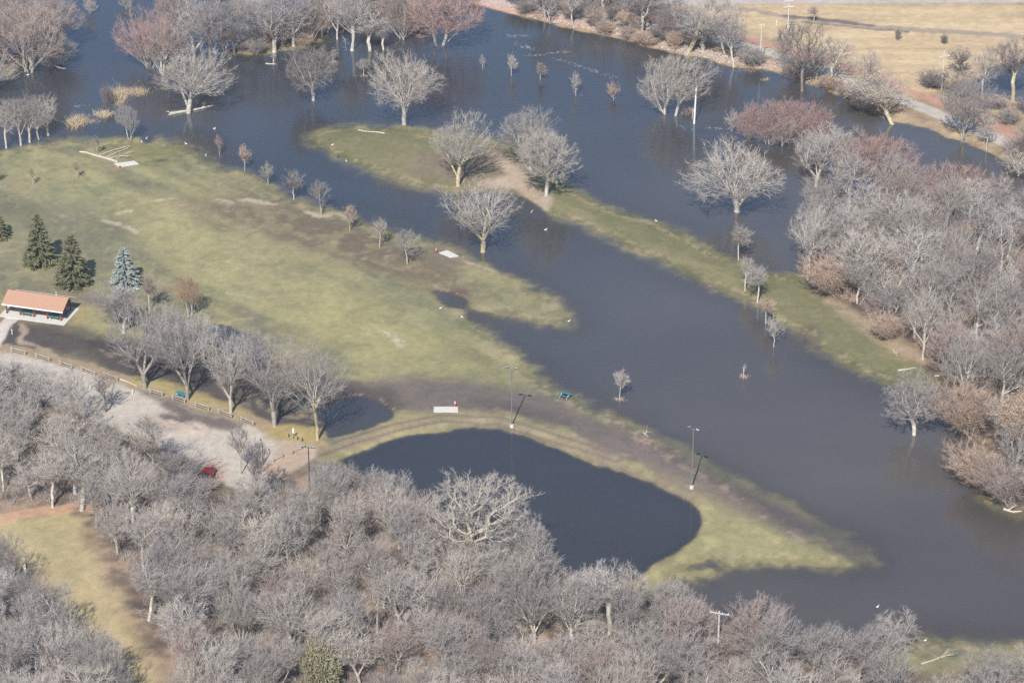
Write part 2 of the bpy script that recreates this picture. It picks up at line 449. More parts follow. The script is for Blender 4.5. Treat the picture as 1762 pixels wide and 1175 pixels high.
# yellow grass of the berm, its two wheel ruts
BERM = [(590, 770), (640, 740), (700, 720), (780, 712), (860, 716), (940, 738), (1040, 775), (1130, 810), (1200, 840), (1260, 880), (1330, 920), (1400, 950), (1480, 965), (1400, 985), (1300, 985), (1200, 990), (1130, 1030), (1060, 1015), (1100, 985), (1190, 935), (1215, 890), (1180, 850), (1080, 810), (980, 780), (880, 738), (780, 732), (680, 748), (600, 790), (540, 790)]
GR = lay(GR, poly_mask(BERM, 1.5, 1.2), C(158, 148, 112), .85)
GR = lay(GR, poly_mask([(1200, 850), (1300, 900), (1400, 945), (1480, 965), (1380, 985), (1290, 985), (1200, 990), (1150, 1010), (1110, 1000), (1190, 940), (1220, 895)], 3, 2), C(150, 147, 108), .8)
GR = lay(GR, poly_mask([(1020, 772), (1130, 800), (1230, 845), (1300, 890), (1240, 880), (1150, 840), (1060, 805)], 3, 2), C(128, 116, 106), .8)
mBe = poly_mask(BERM, 1.5, 1.2)
GR = lay(GR, poly_mask([(1030, 750), (1120, 765), (1200, 796), (1330, 865), (1450, 935), (1485, 962), (1430, 945), (1360, 915), (1290, 885), (1240, 862), (1190, 835), (1110, 800), (1030, 772)], 2, 2), C(118, 108, 104), .9)
GR = lay(GR, mBe * sstep(.0, .35, n2 + st2), C(170, 163, 118), .7)
road1 = [(480, 830), (540, 785), (600, 762), (680, 738), (760, 722), (860, 727), (960, 758), (1060, 790)]
d = linedist(road1, X, Y)
GR = lay(GR, sstep(.45, .2, np.abs(d - .95)) , C(112, 100, 96), .75)
GR = lay(GR, sstep(2.2, 1.2, d), C(140, 126, 112), .35)
# wood floor: leaf litter, its colour darkened for shaded gaps between the trees
WOOD = [(-400, 640), (0, 640), (120, 690), (280, 755), (345, 800), (400, 850), (480, 830), (540, 800), (580, 800), (640, 830), (760, 885), (880, 955), (935, 990), (985, 1015), (1060, 1015), (1110, 1030), (1150, 1050), (1290, 1112), (1500, 1122), (1560, 1155), (1700, 1168), (2200, 1180), (2200, 1700), (-700, 1700)]
mW = poly_mask(WOOD, 2, 1)
GR = lay(GR, mW, C(116, 103, 92)); GR = lay(GR, mW * sstep(0, .3, n2 + n1), C(160, 141, 120), .8); GR = lay(GR, mW * sstep(.02, .3, -n2), C(76, 68, 62), .7)
RW = [(1375, 470), (1400, 500), (1440, 525), (1500, 560), (1560, 605), (1600, 640), (1620, 690), (1700, 760), (1690, 850), (1800, 900), (2300, 900), (2300, 420), (1720, 385), (1560, 350), (1420, 395)]
mR = poly_mask(RW, 2, 1)
GR = lay(GR, mR, C(96, 85, 77)); GR = lay(GR, mR * sstep(0, .3, n2), C(150, 130, 114), .7); GR = lay(GR, mR * sstep(.02, .3, -n2), C(84, 76, 70), .7)  # right wood litter, shade between the trunks painted in as darker colour
GR = lay(GR, poly_mask([(1395, 495), (1420, 505), (1480, 540), (1540, 575), (1600, 625), (1585, 628), (1520, 595), (1460, 555)], 1.6, 1.2), C(176, 158, 132), .75)
# gravel lot with a washed dark band
LOT = [(-200, 560), (0, 604), (60, 615), (150, 641), (230, 672), (300, 699), (350, 715), (420, 733), (470, 748), (520, 762), (548, 774), (530, 800), (470, 830), (430, 850), (380, 830), (330, 790), (250, 765), (130, 712), (0, 655), (-200, 620)]
mL = poly_mask(LOT, .6, .25)
GR = lay(GR, mL, C(190, 184, 171)); GR = lay(GR, mL * sstep(.05, .3, n1 + n2), C(178, 171, 158), .6)
GR = lay(GR, poly_mask([(450, 748), (548, 772), (530, 800), (470, 830), (430, 835), (470, 800), (480, 770)], 1.5, 1), C(178, 155, 132), .8)
GR = lay(GR, poly_mask([(345, 800), (380, 790), (400, 830), (350, 835)], 2, 1.5), C(188, 150, 126), .7)
GR = lay(GR, poly_mask([(238, 676), (300, 700), (345, 716), (420, 735), (410, 741), (360, 735), (310, 745), (270, 748), (230, 735), (262, 722), (300, 716), (262, 690)], 1.0, 1.1), C(104, 95, 91), .92)
GR = lay(GR, poly_mask([(255, 725), (300, 722), (345, 738), (330, 750), (280, 745)], 1.2, 2.5) * sstep(-.05, .05, st2), C(200, 185, 168), .8)
VERGE = [(-100, 585), (40, 606), (150, 634), (240, 664), (330, 695), (420, 722), (480, 742), (520, 758), (548, 770)]
d = linedist(VERGE, XW, YW)
GR = lay(GR, sstep(1.7, 1.0, d + .6 * n2), C(164, 146, 120), .9)
GR = lay(GR, sstep(2.2, .8, linedist([(236, 655), (270, 662), (330, 686), (400, 702), (420, 712)], XW, YW) + n1 * 2), C(170, 158, 108), .8)
GR = lay(GR, sstep(3.2, 1.5, linedist([(490, 745), (525, 752)], XW, YW) + n1 * 2), C(172, 156, 104), .85)
# shelter slab surroundings and its concrete walk
GR = lay(GR, poly_mask([(112, 548), (140, 528), (165, 535), (160, 555), (125, 565)], 1.2, 1), C(172, 158, 110), .8)
d = linedist([(34, 547), (22, 550), (8, 562), (-4, 585), (-20, 610)], X, Y)
GR = lay(GR, sstep(1.35, .95, d), C(205, 196, 184))
GR = lay(GR, sstep(.8, .2, linedist([(38, 560), (42, 575), (36, 590), (60, 596), (80, 607), (95, 613)], XW, YW) + n2), C(178, 160, 138), .8)
# wrack and washed sand lines
for pts, wd in (([(372, 346), (400, 351), (430, 346), (468, 353)], 1.3), ([(525, 366), (552, 372), (580, 372), (602, 380)], 1.4), ([(262, 348), (285, 345), (305, 343)], .6),
                ([(170, 382), (200, 386), (228, 396), (235, 402)], .7), ([(200, 372), (225, 366)], .5), ([(640, 560), (670, 582), (690, 595)], .9), ([(395, 505), (440, 517), (500, 523)], .5),
                ([(800, 452), (850, 466)], .5), ([(940, 360), (942, 372)], .7)):
    GR = lay(GR, sstep(wd, wd * .2, linedist(pts, XW, YW) + 1.4 * n2 + 1.2 * n3) * sstep(-.22, .06, st2 + .5 * n3), C(196, 186, 160), .75)
# lower left clearing, its dirt track and the asphalt lane beside it
GR = lay(GR, poly_mask([(-40, 905), (60, 890), (130, 880), (155, 930), (180, 1000), (215, 1060), (250, 1130), (290, 1230), (230, 1230), (190, 1130), (140, 1085), (70, 1010), (20, 950), (-40, 930)], 2, 1.2), C(180, 166, 128))
GR = lay(GR, poly_mask([(20, 905), (120, 888), (135, 930), (140, 990), (125, 1020), (100, 980), (50, 930)], 3, 1.5), C(158, 151, 112), .6)
GR = lay(GR, sstep(1.8, 1.1, linedist([(-60, 915), (0, 896), (60, 882), (140, 872), (200, 880)], XW, YW)), C(188, 155, 128), .9)
GR = lay(GR, poly_mask([(-60, 970), (10, 965), (28, 985), (75, 1035), (130, 1095), (170, 1150), (190, 1200), (60, 1260), (-100, 1200)], .5, .1, 0), C(128, 122, 120), .95)
GR = lay(GR, sstep(.22, .08, linedist([(10, 965), (28, 985), (75, 1035), (130, 1095), (170, 1150)], X, Y)), C(190, 170, 155), .9)
# far bank: rock slope, cycle path, red gravel strip, golden meadow, ditch, highway
mC = sstep(-.5, .5, sC)
GR = lay(GR, mC, C(166, 148, 122)); GR = lay(GR, mC * sstep(.0, .3, n2 + n1), C(188, 166, 132), .7); GR = lay(GR, mC * sstep(.05, .3, -n2), C(128, 116, 98), .6)
MEAD = [(1240, 55), (1300, 62), (1420, 95), (1520, 135), (1600, 165), (1640, 130), (1700, 105), (2000, 95), (2300, 60), (2300, 5), (1760, 14), (1400, 4), (1200, -10), (1150, -20), (1200, 30)]
mM = poly_mask(MEAD, 4, 1.5)
stg = fbm(X / 22, Y / 2.2, 301, 4)
GR = lay(GR, mM, C(198, 178, 142)); GR = lay(GR, mM * sstep(.0, .3, stg), C(208, 190, 152), .8); GR = lay(GR, mM * sstep(.02, .3, -stg), C(176, 158, 130), .8)
PATH = [(760, -14), (820, -3), (900, 14), (1000, 33), (1100, 46), (1180, 62), (1260, 80), (1330, 97), (1400, 122), (1460, 143), (1530, 168), (1600, 196), (1660, 222), (1720, 246), (1800, 285), (2000, 380)]
GR = lay(GR, sstep(1.95, 1.5, linedist(PATH, X, Y)), C(190, 184, 172))
GR = lay(GR, sstep(1.5, .7, linedist([(1000, 22), (1100, 32), (1200, 50), (1290, 70), (1360, 92), (1420, 108), (1500, 134), (1560, 160), (1640, 190), (1760, 245)], XW, YW) + n2), C(190, 146, 130), .8)
GR = lay(GR, sstep(1.6, .6, linedist([(790, -4), (850, 13), (900, 24), (960, 36), (1040, 52)], XW, YW) + n2), C(196, 160, 145), .8)
GR = lay(GR, sstep(1.6, .7, linedist([(1240, 18), (1300, 25), (1390, 40), (1480, 50), (1560, 56), (1680, 64), (1800, 70)], X, YW) + n2 * 1.5), C(158, 146, 134), .85)
GR = lay(GR, sstep(1.2, .4, linedist([(1350, 33), (1420, 40), (1500, 49)], X, YW) + n2), C(112, 100, 98), .85)
GR = lay(GR, sstep(.8, .3, linedist([(1380, 44), (1460, 52), (1560, 61)], X, YW) + n2), C(108, 108, 110), .8)
yr = G(1500, 2).y
GR = lay(GR, sstep(3.2, 2.6, np.abs(Y - (yr + .012 * (X - 70)))) * (X > 30), C(186, 180, 172))
GR = lay(GR, sstep(5.2, 5.0, np.abs(Y - (yr + 9 + .012 * (X - 70)))) * (X > 20), C(120, 120, 124))
GR = lay(GR, sstep(-2, 2, sE) + sstep(-1, 1, sD), C(130, 115, 96), .9)
# wet ground is darker: a real soaked band a hand above the water
GR = lay(GR, sstep(-.01, -.10, H), C(98, 90, 80), .65)
# a thin line of stranded sticks and straw where the water stood higher
GR = lay(GR, sstep(.03, .06, H) * sstep(.13, .09, H) * sstep(-.05, .12, n2 + n3) * (np.abs(sP) > 4), C(168, 152, 124), .45)
wet = sstep(.10, .0, H + .03 * n2) * sstep(-.05, 0, H)
GR = GR * (1 - .22 * wet[..., None])
GR = GR * (1 + .24 * n3[..., None] + .22 * n2[..., None] + .2 * n1[..., None]) * np.array([.97, .925, .91])
GR = np.clip(GR, .01, .9)

ii = (np.arange(NY - 1)[:, None] * NX + np.arange(NX - 1)[None, :])
quads = np.stack([ii, ii + 1, ii + NX + 1, ii + NX], -1).reshape(-1, 4)
Vt = np.stack([X, Y, H], -1).reshape(-1, 3)
def ground_material():
    m = bpy.data.materials.new('ground_cover'); m.use_nodes = True
    n = m.node_tree; b = n.nodes['Principled BSDF']
    b.inputs['Roughness'].default_value = .95; b.inputs['Specular IOR Level'].default_value = .15
    at = n.nodes.new('ShaderNodeAttribute'); at.attribute_name = 'cover'
    tc = n.nodes.new('ShaderNodeTexCoord')
    na = n.nodes.new('ShaderNodeTexNoise'); na.inputs['Scale'].default_value = .9; na.inputs['Detail'].default_value = 8; na.inputs['Roughness'].default_value = .7
    nb = n.nodes.new('ShaderNodeTexNoise'); nb.inputs['Scale'].default_value = 5; nb.inputs['Detail'].default_value = 5; nb.inputs['Roughness'].default_value = .75
    n.links.new(tc.outputs['Object'], na.inputs['Vector']); n.links.new(tc.outputs['Object'], nb.inputs['Vector'])
    ra = n.nodes.new('ShaderNodeMapRange'); ra.inputs['From Min'].default_value = .3; ra.inputs['From Max'].default_value = .7; ra.inputs['To Min'].default_value = .87; ra.inputs['To Max'].default_value = 1.13
    rb = n.nodes.new('ShaderNodeMapRange'); rb.inputs['From Min'].default_value = .3; rb.inputs['From Max'].default_value = .7; rb.inputs['To Min'].default_value = .80; rb.inputs['To Max'].default_value = 1.20
    n.links.new(na.outputs['Fac'], ra.inputs['Value']); n.links.new(nb.outputs['Fac'], rb.inputs['Value'])
    mu = n.nodes.new('ShaderNodeMath'); mu.operation = 'MULTIPLY'; n.links.new(ra.outputs[0], mu.inputs[0]); n.links.new(rb.outputs[0], mu.inputs[1])
    sc = n.nodes.new('ShaderNodeVectorMath'); sc.operation = 'SCALE'; n.links.new(at.outputs['Color'], sc.inputs[0]); n.links.new(mu.outputs[0], sc.inputs['Scale'])
    n.links.new(sc.outputs[0], b.inputs['Base Color'])
    bp = n.nodes.new('ShaderNodeBump'); bp.inputs['Strength'].default_value = .5; bp.inputs['Distance'].default_value = .12
    n.links.new(nb.outputs['Fac'], bp.inputs['Height']); n.links.new(bp.outputs[0], b.inputs['Normal'])
    return m
gm = new_mesh('ground', Vt, quads, ground_material(), smooth=True)
ca = gm.color_attributes.new('cover', 'FLOAT_COLOR', 'POINT')
ca.data.foreach_set('color', np.concatenate([GR.reshape(-1, 3), np.ones((Vt.shape[0], 1))], 1).astype(np.float32).ravel())
tag(link('ground', gm), kind='structure')

def ground_z(x, y):
    i = min(max(int(np.searchsorted(gx, x)) - 1, 0), NX - 2); j = min(max(int(np.searchsorted(gy, y)) - 1, 0), NY - 2)
    fx = (x - gx[i]) / (gx[i + 1] - gx[i]); fy = (y - gy[j]) / (gy[j + 1] - gy[j])
    return float((H[j, i] * (1 - fx) + H[j, i + 1] * fx) * (1 - fy) + (H[j + 1, i] * (1 - fx) + H[j + 1, i + 1] * fx) * fy)
def at(px, py, water_ok=True):
    """point of the ground (or of the riverbed) under a pixel"""
    p = G(px, py)
    for _ in range(3):
        z = max(ground_z(p.x, p.y), 0.0); p = G(px, py, z)
    p.z = ground_z(p.x, p.y)
    return p

# ------------------------------------------------------------------ water: one sheet for the flood, one for the pond behind the berm
def water_material(name, clear, body, ripple, fog):
    m = bpy.data.materials.new(name); m.use_nodes = True
    n = m.node_tree; n.nodes.remove(n.nodes['Principled BSDF']); out = n.nodes['Material Output']
    at_ = n.nodes.new('ShaderNodeAttribute'); at_.attribute_name = 'depth'
    tc = n.nodes.new('ShaderNodeTexCoord')
    big = n.nodes.new('ShaderNodeTexNoise'); big.inputs['Scale'].default_value = .022; big.inputs['Detail'].default_value = 4
    mp = n.nodes.new('ShaderNodeMapping'); mp.inputs['Scale'].default_value = (.35, 1.0, 1.0); mp.inputs['Rotation'].default_value = (0, 0, -ang)
    n.links.new(tc.outputs['Object'], mp.inputs['Vector']); n.links.new(mp.outputs[0], big.inputs['Vector'])
    # silt: turbid streaks
    mr = n.nodes.new('ShaderNodeMapRange'); mr.inputs['From Min'].default_value = .35; mr.inputs['From Max'].default_value = .65; mr.inputs['To Min'].default_value = .80; mr.inputs['To Max'].default_value = 1.22
    n.links.new(big.outputs['Fac'], mr.inputs['Value'])
    sc = n.nodes.new('ShaderNodeVectorMath'); sc.operation = 'SCALE'; sc.inputs[0].default_value = body; si = n.nodes.new('ShaderNodeAttribute'); si.attribute_name = 'silt'; mc = n.nodes.new('ShaderNodeMix'); mc.data_type = 'RGBA'; mc.inputs[6].default_value = (*clear, 1); mc.inputs[7].default_value = (*body, 1); n.links.new(si.outputs['Fac'], mc.inputs[0]); n.links.new(mc.outputs[2], sc.inputs[0]); n.links.new(mr.outputs[0], sc.inputs['Scale'])
    dif = n.nodes.new('ShaderNodeBsdfDiffuse'); n.links.new(sc.outputs[0], dif.inputs['Color'])
    tr = n.nodes.new('ShaderNodeBsdfTransparent'); tr.inputs[0].default_value = (.97, .95, .90, 1)
    # how far one sees down: 1 - exp(-fog * depth)
    me_ = n.nodes.new('ShaderNodeMath'); me_.operation = 'MULTIPLY'; me_.inputs[1].default_value = -fog; n.links.new(at_.outputs['Fac'], me_.inputs[0])
    ex = n.nodes.new('ShaderNodeMath'); ex.operation = 'EXPONENT'; n.links.new(me_.outputs[0], ex.inputs[0])
    mix1 = n.nodes.new('ShaderNodeMixShader'); n.links.new(ex.outputs[0], mix1.inputs[0]); n.links.new(dif.outputs[0], mix1.inputs[1]); n.links.new(tr.outputs[0], mix1.inputs[2])
    # wind ripples, stronger in patches
    n1_ = n.nodes.new('ShaderNodeTexNoise'); n1_.inputs['Scale'].default_value = 1.3; n1_.inputs['Detail'].default_value = 3
    mp1 = n.nodes.new('ShaderNodeMapping'); mp1.inputs['Scale'].default_value = (.45, 1.5, 1); mp1.inputs['Rotation'].default_value = (0, 0, R(8))
    n.links.new(tc.outputs['Object'], mp1.inputs['Vector']); n.links.new(mp1.outputs[0], n1_.inputs['Vector'])
    n2_ = n.nodes.new('ShaderNodeTexNoise'); n2_.inputs['Scale'].default_value = 4.5; n2_.inputs['Detail'].default_value = 2; n.links.new(mp1.outputs[0], n2_.inputs['Vector'])
    ad = n.nodes.new('ShaderNodeMath'); ad.operation = 'ADD'; n.links.new(n1_.outputs['Fac'], ad.inputs[0])
    m5 = n.nodes.new('ShaderNodeMath'); m5.operation = 'MULTIPLY'; m5.inputs[1].default_value = .22; n.links.new(n2_.outputs['Fac'], m5.inputs[0]); n.links.new(m5.outputs[0], ad.inputs[1])
    pz = n.nodes.new('ShaderNodeTexNoise'); pz.inputs['Scale'].default_value = .03; pz.inputs['Detail'].default_value = 3; n.links.new(mp.outputs[0], pz.inputs['Vector'])
    pr = n.nodes.new('ShaderNodeMapRange'); pr.inputs['From Min'].default_value = .38; pr.inputs['From Max'].default_value = .66; pr.inputs['To Min'].default_value = ripple * .35; pr.inputs['To Max'].default_value = ripple * 1.5
    n.links.new(pz.outputs['Fac'], pr.inputs['Value'])
    bp = n.nodes.new('ShaderNodeBump'); bp.inputs['Distance'].default_value = .12; n.links.new(ad.outputs[0], bp.inputs['Height']); n.links.new(pr.outputs[0], bp.inputs['Strength'])
    ge = n.nodes.new('ShaderNodeNewGeometry'); dt = n.nodes.new('ShaderNodeVectorMath'); dt.operation = 'DOT_PRODUCT'
    n.links.new(bp.outputs[0], dt.inputs[0]); n.links.new(ge.outputs['Incoming'], dt.inputs[1])
    ab = n.nodes.new('ShaderNodeMath'); ab.operation = 'ABSOLUTE'; n.links.new(dt.outputs['Value'], ab.inputs[0])
    om = n.nodes.new('ShaderNodeMath'); om.operation = 'SUBTRACT'; om.inputs[0].default_value = 1.0; om.use_clamp = True; n.links.new(ab.outputs[0], om.inputs[1])
    pw = n.nodes.new('ShaderNodeMath'); pw.operation = 'POWER'; pw.inputs[1].default_value = 3.5; n.links.new(om.outputs[0], pw.inputs[0])
    fr = n.nodes.new('ShaderNodeMapRange'); fr.inputs['To Min'].default_value = .04; fr.inputs['To Max'].default_value = 1.0; n.links.new(pw.outputs[0], fr.inputs['Value'])
    gl = n.nodes.new('ShaderNodeBsdfGlossy'); gl.inputs['Roughness'].default_value = .07; gl.inputs['Color'].default_value = (1, 1, 1, 1); n.links.new(bp.outputs[0], gl.inputs['Normal'])
    mix2 = n.nodes.new('ShaderNodeMixShader'); n.links.new(fr.outputs[0], mix2.inputs[0]); n.links.new(mix1.outputs[0], mix2.inputs[1]); n.links.new(gl.outputs[0], mix2.inputs[2])
    n.links.new(mix2.outputs[0], out.inputs['Surface'])
    return m
depth = (-H).reshape(-1)
# more silt in the flow of the main channel to the lower right, clearer river at the upper left
silt = np.clip(.15 + .8 * sstep(-50, 70, X - .45 * (Y - 430)) + .5 * n0, 0, 1).reshape(-1)
near_pond = (sP.reshape(-1) > -3.0)
inA = (sA.reshape(-1) > 0)
fmin = H.reshape(-1)[quads].min(1) < 0.01
fp = near_pond[quads].all(1)
for nm, sel, mt_ in (('flood_water', fmin & ~fp, water_material('flood_water', (.040, .045, .053), (.086, .076, .069), .24, 9.5)),
                     ('pond_water', fmin & fp, water_material('pond_water', (.030, .033, .040), (.036, .035, .037), .12, 7))):
    q = quads[sel]; ids, inv = np.unique(q, return_inverse=True)
    Vw = Vt[ids].copy(); Vw[:, 2] = 0.0
    me = new_mesh(nm, Vw, inv.reshape(-1, 4), mt_, smooth=True)
    a = me.attributes.new('depth', 'FLOAT', 'POINT'); a.data.foreach_set('value', np.maximum(depth[ids], 0).astype(np.float32))
    a = me.attributes.new('silt', 'FLOAT', 'POINT'); a.data.foreach_set('value', silt[ids].astype(np.float32))
    tag(link(nm, me), kind='structure')

# ------------------------------------------------------------------ trees
def prisms(A, B, ra, rb, n, g=None):
    """m separate tapered n-sided prisms from A to B -> verts, quads"""
    m = len(A)
    D = B - A; L = np.linalg.norm(D, axis=1, keepdims=True) + 1e-9; D = D / L
    ref = np.where(np.abs(D[:, 2:3]) < .9, np.array([[0, 0, 1.]]), np.array([[1., 0, 0]]))
    Uv = np.cross(D, ref); Uv /= np.linalg.norm(Uv, axis=1, keepdims=True) + 1e-9
    Wv = np.cross(D, Uv)
    t = np.arange(n) * 2 * np.pi / n
    ring = Uv[:, None, :] * np.cos(t)[None, :, None] + Wv[:, None, :] * np.sin(t)[None, :, None]
    V = np.concatenate([A[:, None, :] + ring * np.asarray(ra).reshape(-1, 1, 1), B[:, None, :] + ring * np.asarray(rb).reshape(-1, 1, 1)], 1).reshape(-1, 3)
    k = np.arange(m)[:, None] * 2 * n; i = np.arange(n)[None, :]; j = (i + 1) % n
    F = np.stack([k + i, k + n + i, k + n + j, k + j], -1).reshape(-1, 4)
    return V, F
def merge(parts):
    Vs, Fs, o = [], [], 0
    for V, F in parts:
        Vs.append(V); Fs.append(F + o); o += len(V)
    return np.concatenate(Vs), np.concatenate(Fs)
def grow(pts, stems, bf, r):
    """balanced spanning tree from the stems through the points: limbs that fork and reach outward"""
    pos = []; par = []; pl = []
    for s in stems:
        base = len(pos)
        for k, p in enumerate(s):
            pos.append(np.array(p, float)); par.append(base + k - 1 if k else -1)
            pl.append(0 if k == 0 else pl[-1] + np.linalg.norm(pos[-1] - pos[-2]) * .5)
    n0 = len(pos); N = len(pts)
    P = np.array(pts); best = np.full(N, 1e9); bn = np.zeros(N, int); free = np.ones(N, bool)
    start = [i for i in range(n0) if pos[i][2] > .35 * max(p[2] for p in pos[:n0]) or n0 < 4]
    for i in start:
        c = np.linalg.norm(P - pos[i], axis=1) + bf * pl[i]
        m = c < best; best[m] = c[m]; bn[m] = i
    for _ in range(N):
        i = int(np.argmin(np.where(free, best, 1e9))); free[i] = False
        p = P[i]; q = bn[i]; idx = len(pos)
        pos.append(p); par.append(q); pl.append(pl[q] + np.linalg.norm(p - pos[q]))
        c = np.linalg.norm(P - p, axis=1) + bf * pl[idx]
        m = free & (c < best); best[m] = c[m]; bn[m] = idx
    pos = np.array(pos); par = np.array(par)
    ch = np.zeros(len(pos)); leaves = np.zeros(len(pos))
    np.add.at(ch, par[par >= 0], 1)
    leaves[ch == 0] = 1
    acc = leaves.copy()
    for i in range(len(pos) - 1, -1, -1):
        if par[i] >= 0: acc[par[i]] += acc[i]
    # smooth the inner nodes a little
    for _ in range(2):
        cm = np.zeros_like(pos); w_ = np.zeros(len(pos))
        np.add.at(cm, par[par >= 0], pos[par >= 0] * acc[par >= 0][:, None]); np.add.at(w_, par[par >= 0], acc[par >= 0])
        for_ = (par >= 0) & (w_ > 0) & (np.arange(len(pos)) >= n0)
        pos[for_] = .5 * pos[for_] + .25 * pos[par[for_]] + .25 * cm[for_] / w_[for_][:, None]
    return pos, par, acc, n0
def envelope(n, H_, W_, z0, shape, lobes, r):
    """points through the volume of a crown; lobes leave bays and gaps in it"""
    out = []
    ld = r.normal(size=(lobes, 3)); ld[:, 2] = ld[:, 2] * .6 + .25; ld /= np.linalg.norm(ld, axis=1, keepdims=True)
    ls = .56 + .48 * r.random(lobes)
    while len(out) < n:
        m = n * 3
        d = r.normal(size=(m, 3)); d /= np.linalg.norm(d, axis=1, keepdims=True)
        rad = r.random(m) ** (1 / 3.1)
        cs = d @ ld.T
        k = np.argmax(cs, 1)
        lim = ls[k] * (.62 + .38 * np.clip((cs[np.arange(m), k] - .55) / .35, 0, 1))
        q = d * (rad * lim)[:, None]
        zz = (q[:, 2] + 1) / 2
        if shape == 'round': f = np.ones(m)
        elif shape == 'ovate': f = .35 + .85 * np.sin(np.clip(zz, 0, 1) * np.pi) ** .7 * (1.15 - .5 * zz)
        elif shape == 'vase': f = .35 + .75 * zz
        elif shape == 'umbrella': f = .75 + .3 * zz
        p = np.stack([q[:, 0] * W_ / 2 * f, q[:, 1] * W_ / 2 * f, z0 + (H_ - z0) * np.clip(zz, 0, 1)], 1)
        out += list(p)
    P = np.array(out[:n]); P += r.normal(size=(n, 3)) * .10; P[:, 0] = P[:, 0] * r.uniform(.85, 1.12) + r.uniform(-.06, .06) * W_; P[:, 1] += r.uniform(-.06, .06) * W_
    return P
def tree_mesh(name, H_, W_, z0, shape='round', n=620, bf=.55, fork=.22, r0=.28, stems=1, twigs=3.0, tl=.75, lobes=9, seed=1, tip=.0125, twig_r=.0085, up=.3, spread=.25, thick=.036, lean=0.0):
    r = np.random.default_rng(seed)
    P = envelope(n, H_, W_, z0, shape, lobes, r)
    P[:, 0] += lean * P[:, 2]
    st = []
    for k in range(stems):
        a = 2 * np.pi * (k + r.random() * .5) / max(stems, 1)
        o = (np.array([np.cos(a), np.sin(a)]) * (.12 * r0 * 10 if stems > 1 else 0))
        zf = H_ * fork * (.8 + .4 * r.random())
        tilt = (spread if stems > 1 else .05)
        s = []
        for t in np.linspace(0, 1, 5):
            s.append([o[0] + np.cos(a) * tilt * zf * t + r.normal() * .04 * t + lean * zf * t, o[1] + np.sin(a) * tilt * zf * t + r.normal() * .04 * t, -.35 + (zf + .35) * t])
        st.append(s)
    pos, par, acc, n0 = grow(P, st, bf, r)
    tot = max(max(acc[5 * k_] for k_ in range(stems)), 2); e = math.log(tot) / math.log(r0 / tip)
    rad = tip * np.maximum(acc, 1) ** (1 / e)
    if stems > 1: rad = np.minimum(rad, r0)
    ch = par >= 0; i = np.nonzero(ch)[0]; p = par[i]
    A = pos[p]; B = pos[i]; rb = rad[i]; ra = np.minimum(rad[p], rb * 1.25)
    root = i < n0
    ra = np.where(root & (np.isin(p, [0] + [5 * k for k in range(stems)])), rb * 1.22, ra)
    D = B - A; L = np.linalg.norm(D, axis=1, keepdims=True) + 1e-9
    B2 = B + D / L * np.minimum(rb * .6, .12)[:, None]
    big = rb > thick
    tV, tF = prisms(A[big], B2[big], ra[big], rb[big], 7)
    parts = [prisms(A[~big], B2[~big], ra[~big], rb[~big], 4)]
    # twigs: fans of fine shoots on everything thin
    thin = np.nonzero(rb < .05)[0]
    cnt = int(len(thin) * twigs)
    e_ = thin[r.integers(0, len(thin), cnt)]
    t = r.random(cnt)[:, None]
    S = A[e_] * (1 - t) + B[e_] * t
    cen = np.array([lean * H_ * .5, 0, z0 + (H_ - z0) * .25]); outw = S - cen; outw /= np.linalg.norm(outw, axis=1, keepdims=True) + 1e-9
    dr = D[e_] / L[e_] * .55 + outw * .45 + r.normal(size=(cnt, 3)) * .5 + np.array([0, 0, up])
    dr /= np.linalg.norm(dr, axis=1, keepdims=True)
    ln = (tl * (.5 + .8 * r.random(cnt)))[:, None]
    mid = S + dr * ln * .5
    d2 = dr + r.normal(size=(cnt, 3)) * .28 + np.array([0, 0, up * .3]); d2 /= np.linalg.norm(d2, axis=1, keepdims=True)
    end = mid + d2 * ln * .5
    tw = twig_r * (.8 + .5 * r.random(cnt))
    parts.append(prisms(S, mid, tw * 1.15, tw * .9, 3)); parts.append(prisms(mid, end, tw * .9, tw * .35, 3))
    for s_ in range(2):
        d3 = dr + r.normal(size=(cnt, 3)) * .65; d3 /= np.linalg.norm(d3, axis=1, keepdims=True)
        st_ = S + dr * ln * (.25 + .2 * s_)
        parts.append(prisms(st_, st_ + d3 * ln * .5, tw * .75, tw * .3, 3))
    V, F = merge(parts)
    tm = new_mesh(name + '_trunk', tV, tF, M['bark'], smooth=True); cm = new_mesh(name + '_crown', V, F, M['grey'], smooth=False)
    ext = end
    hh = np.percentile(ext[:, 2], 99.3); ww = (np.percentile(ext[:, 0], 99) - np.percentile(ext[:, 0], 1) + np.percentile(ext[:, 1], 99) - np.percentile(ext[:, 1], 1)) / 2
    return dict(trunk=tm, crown=cm, H=hh, W=ww, ends=end)
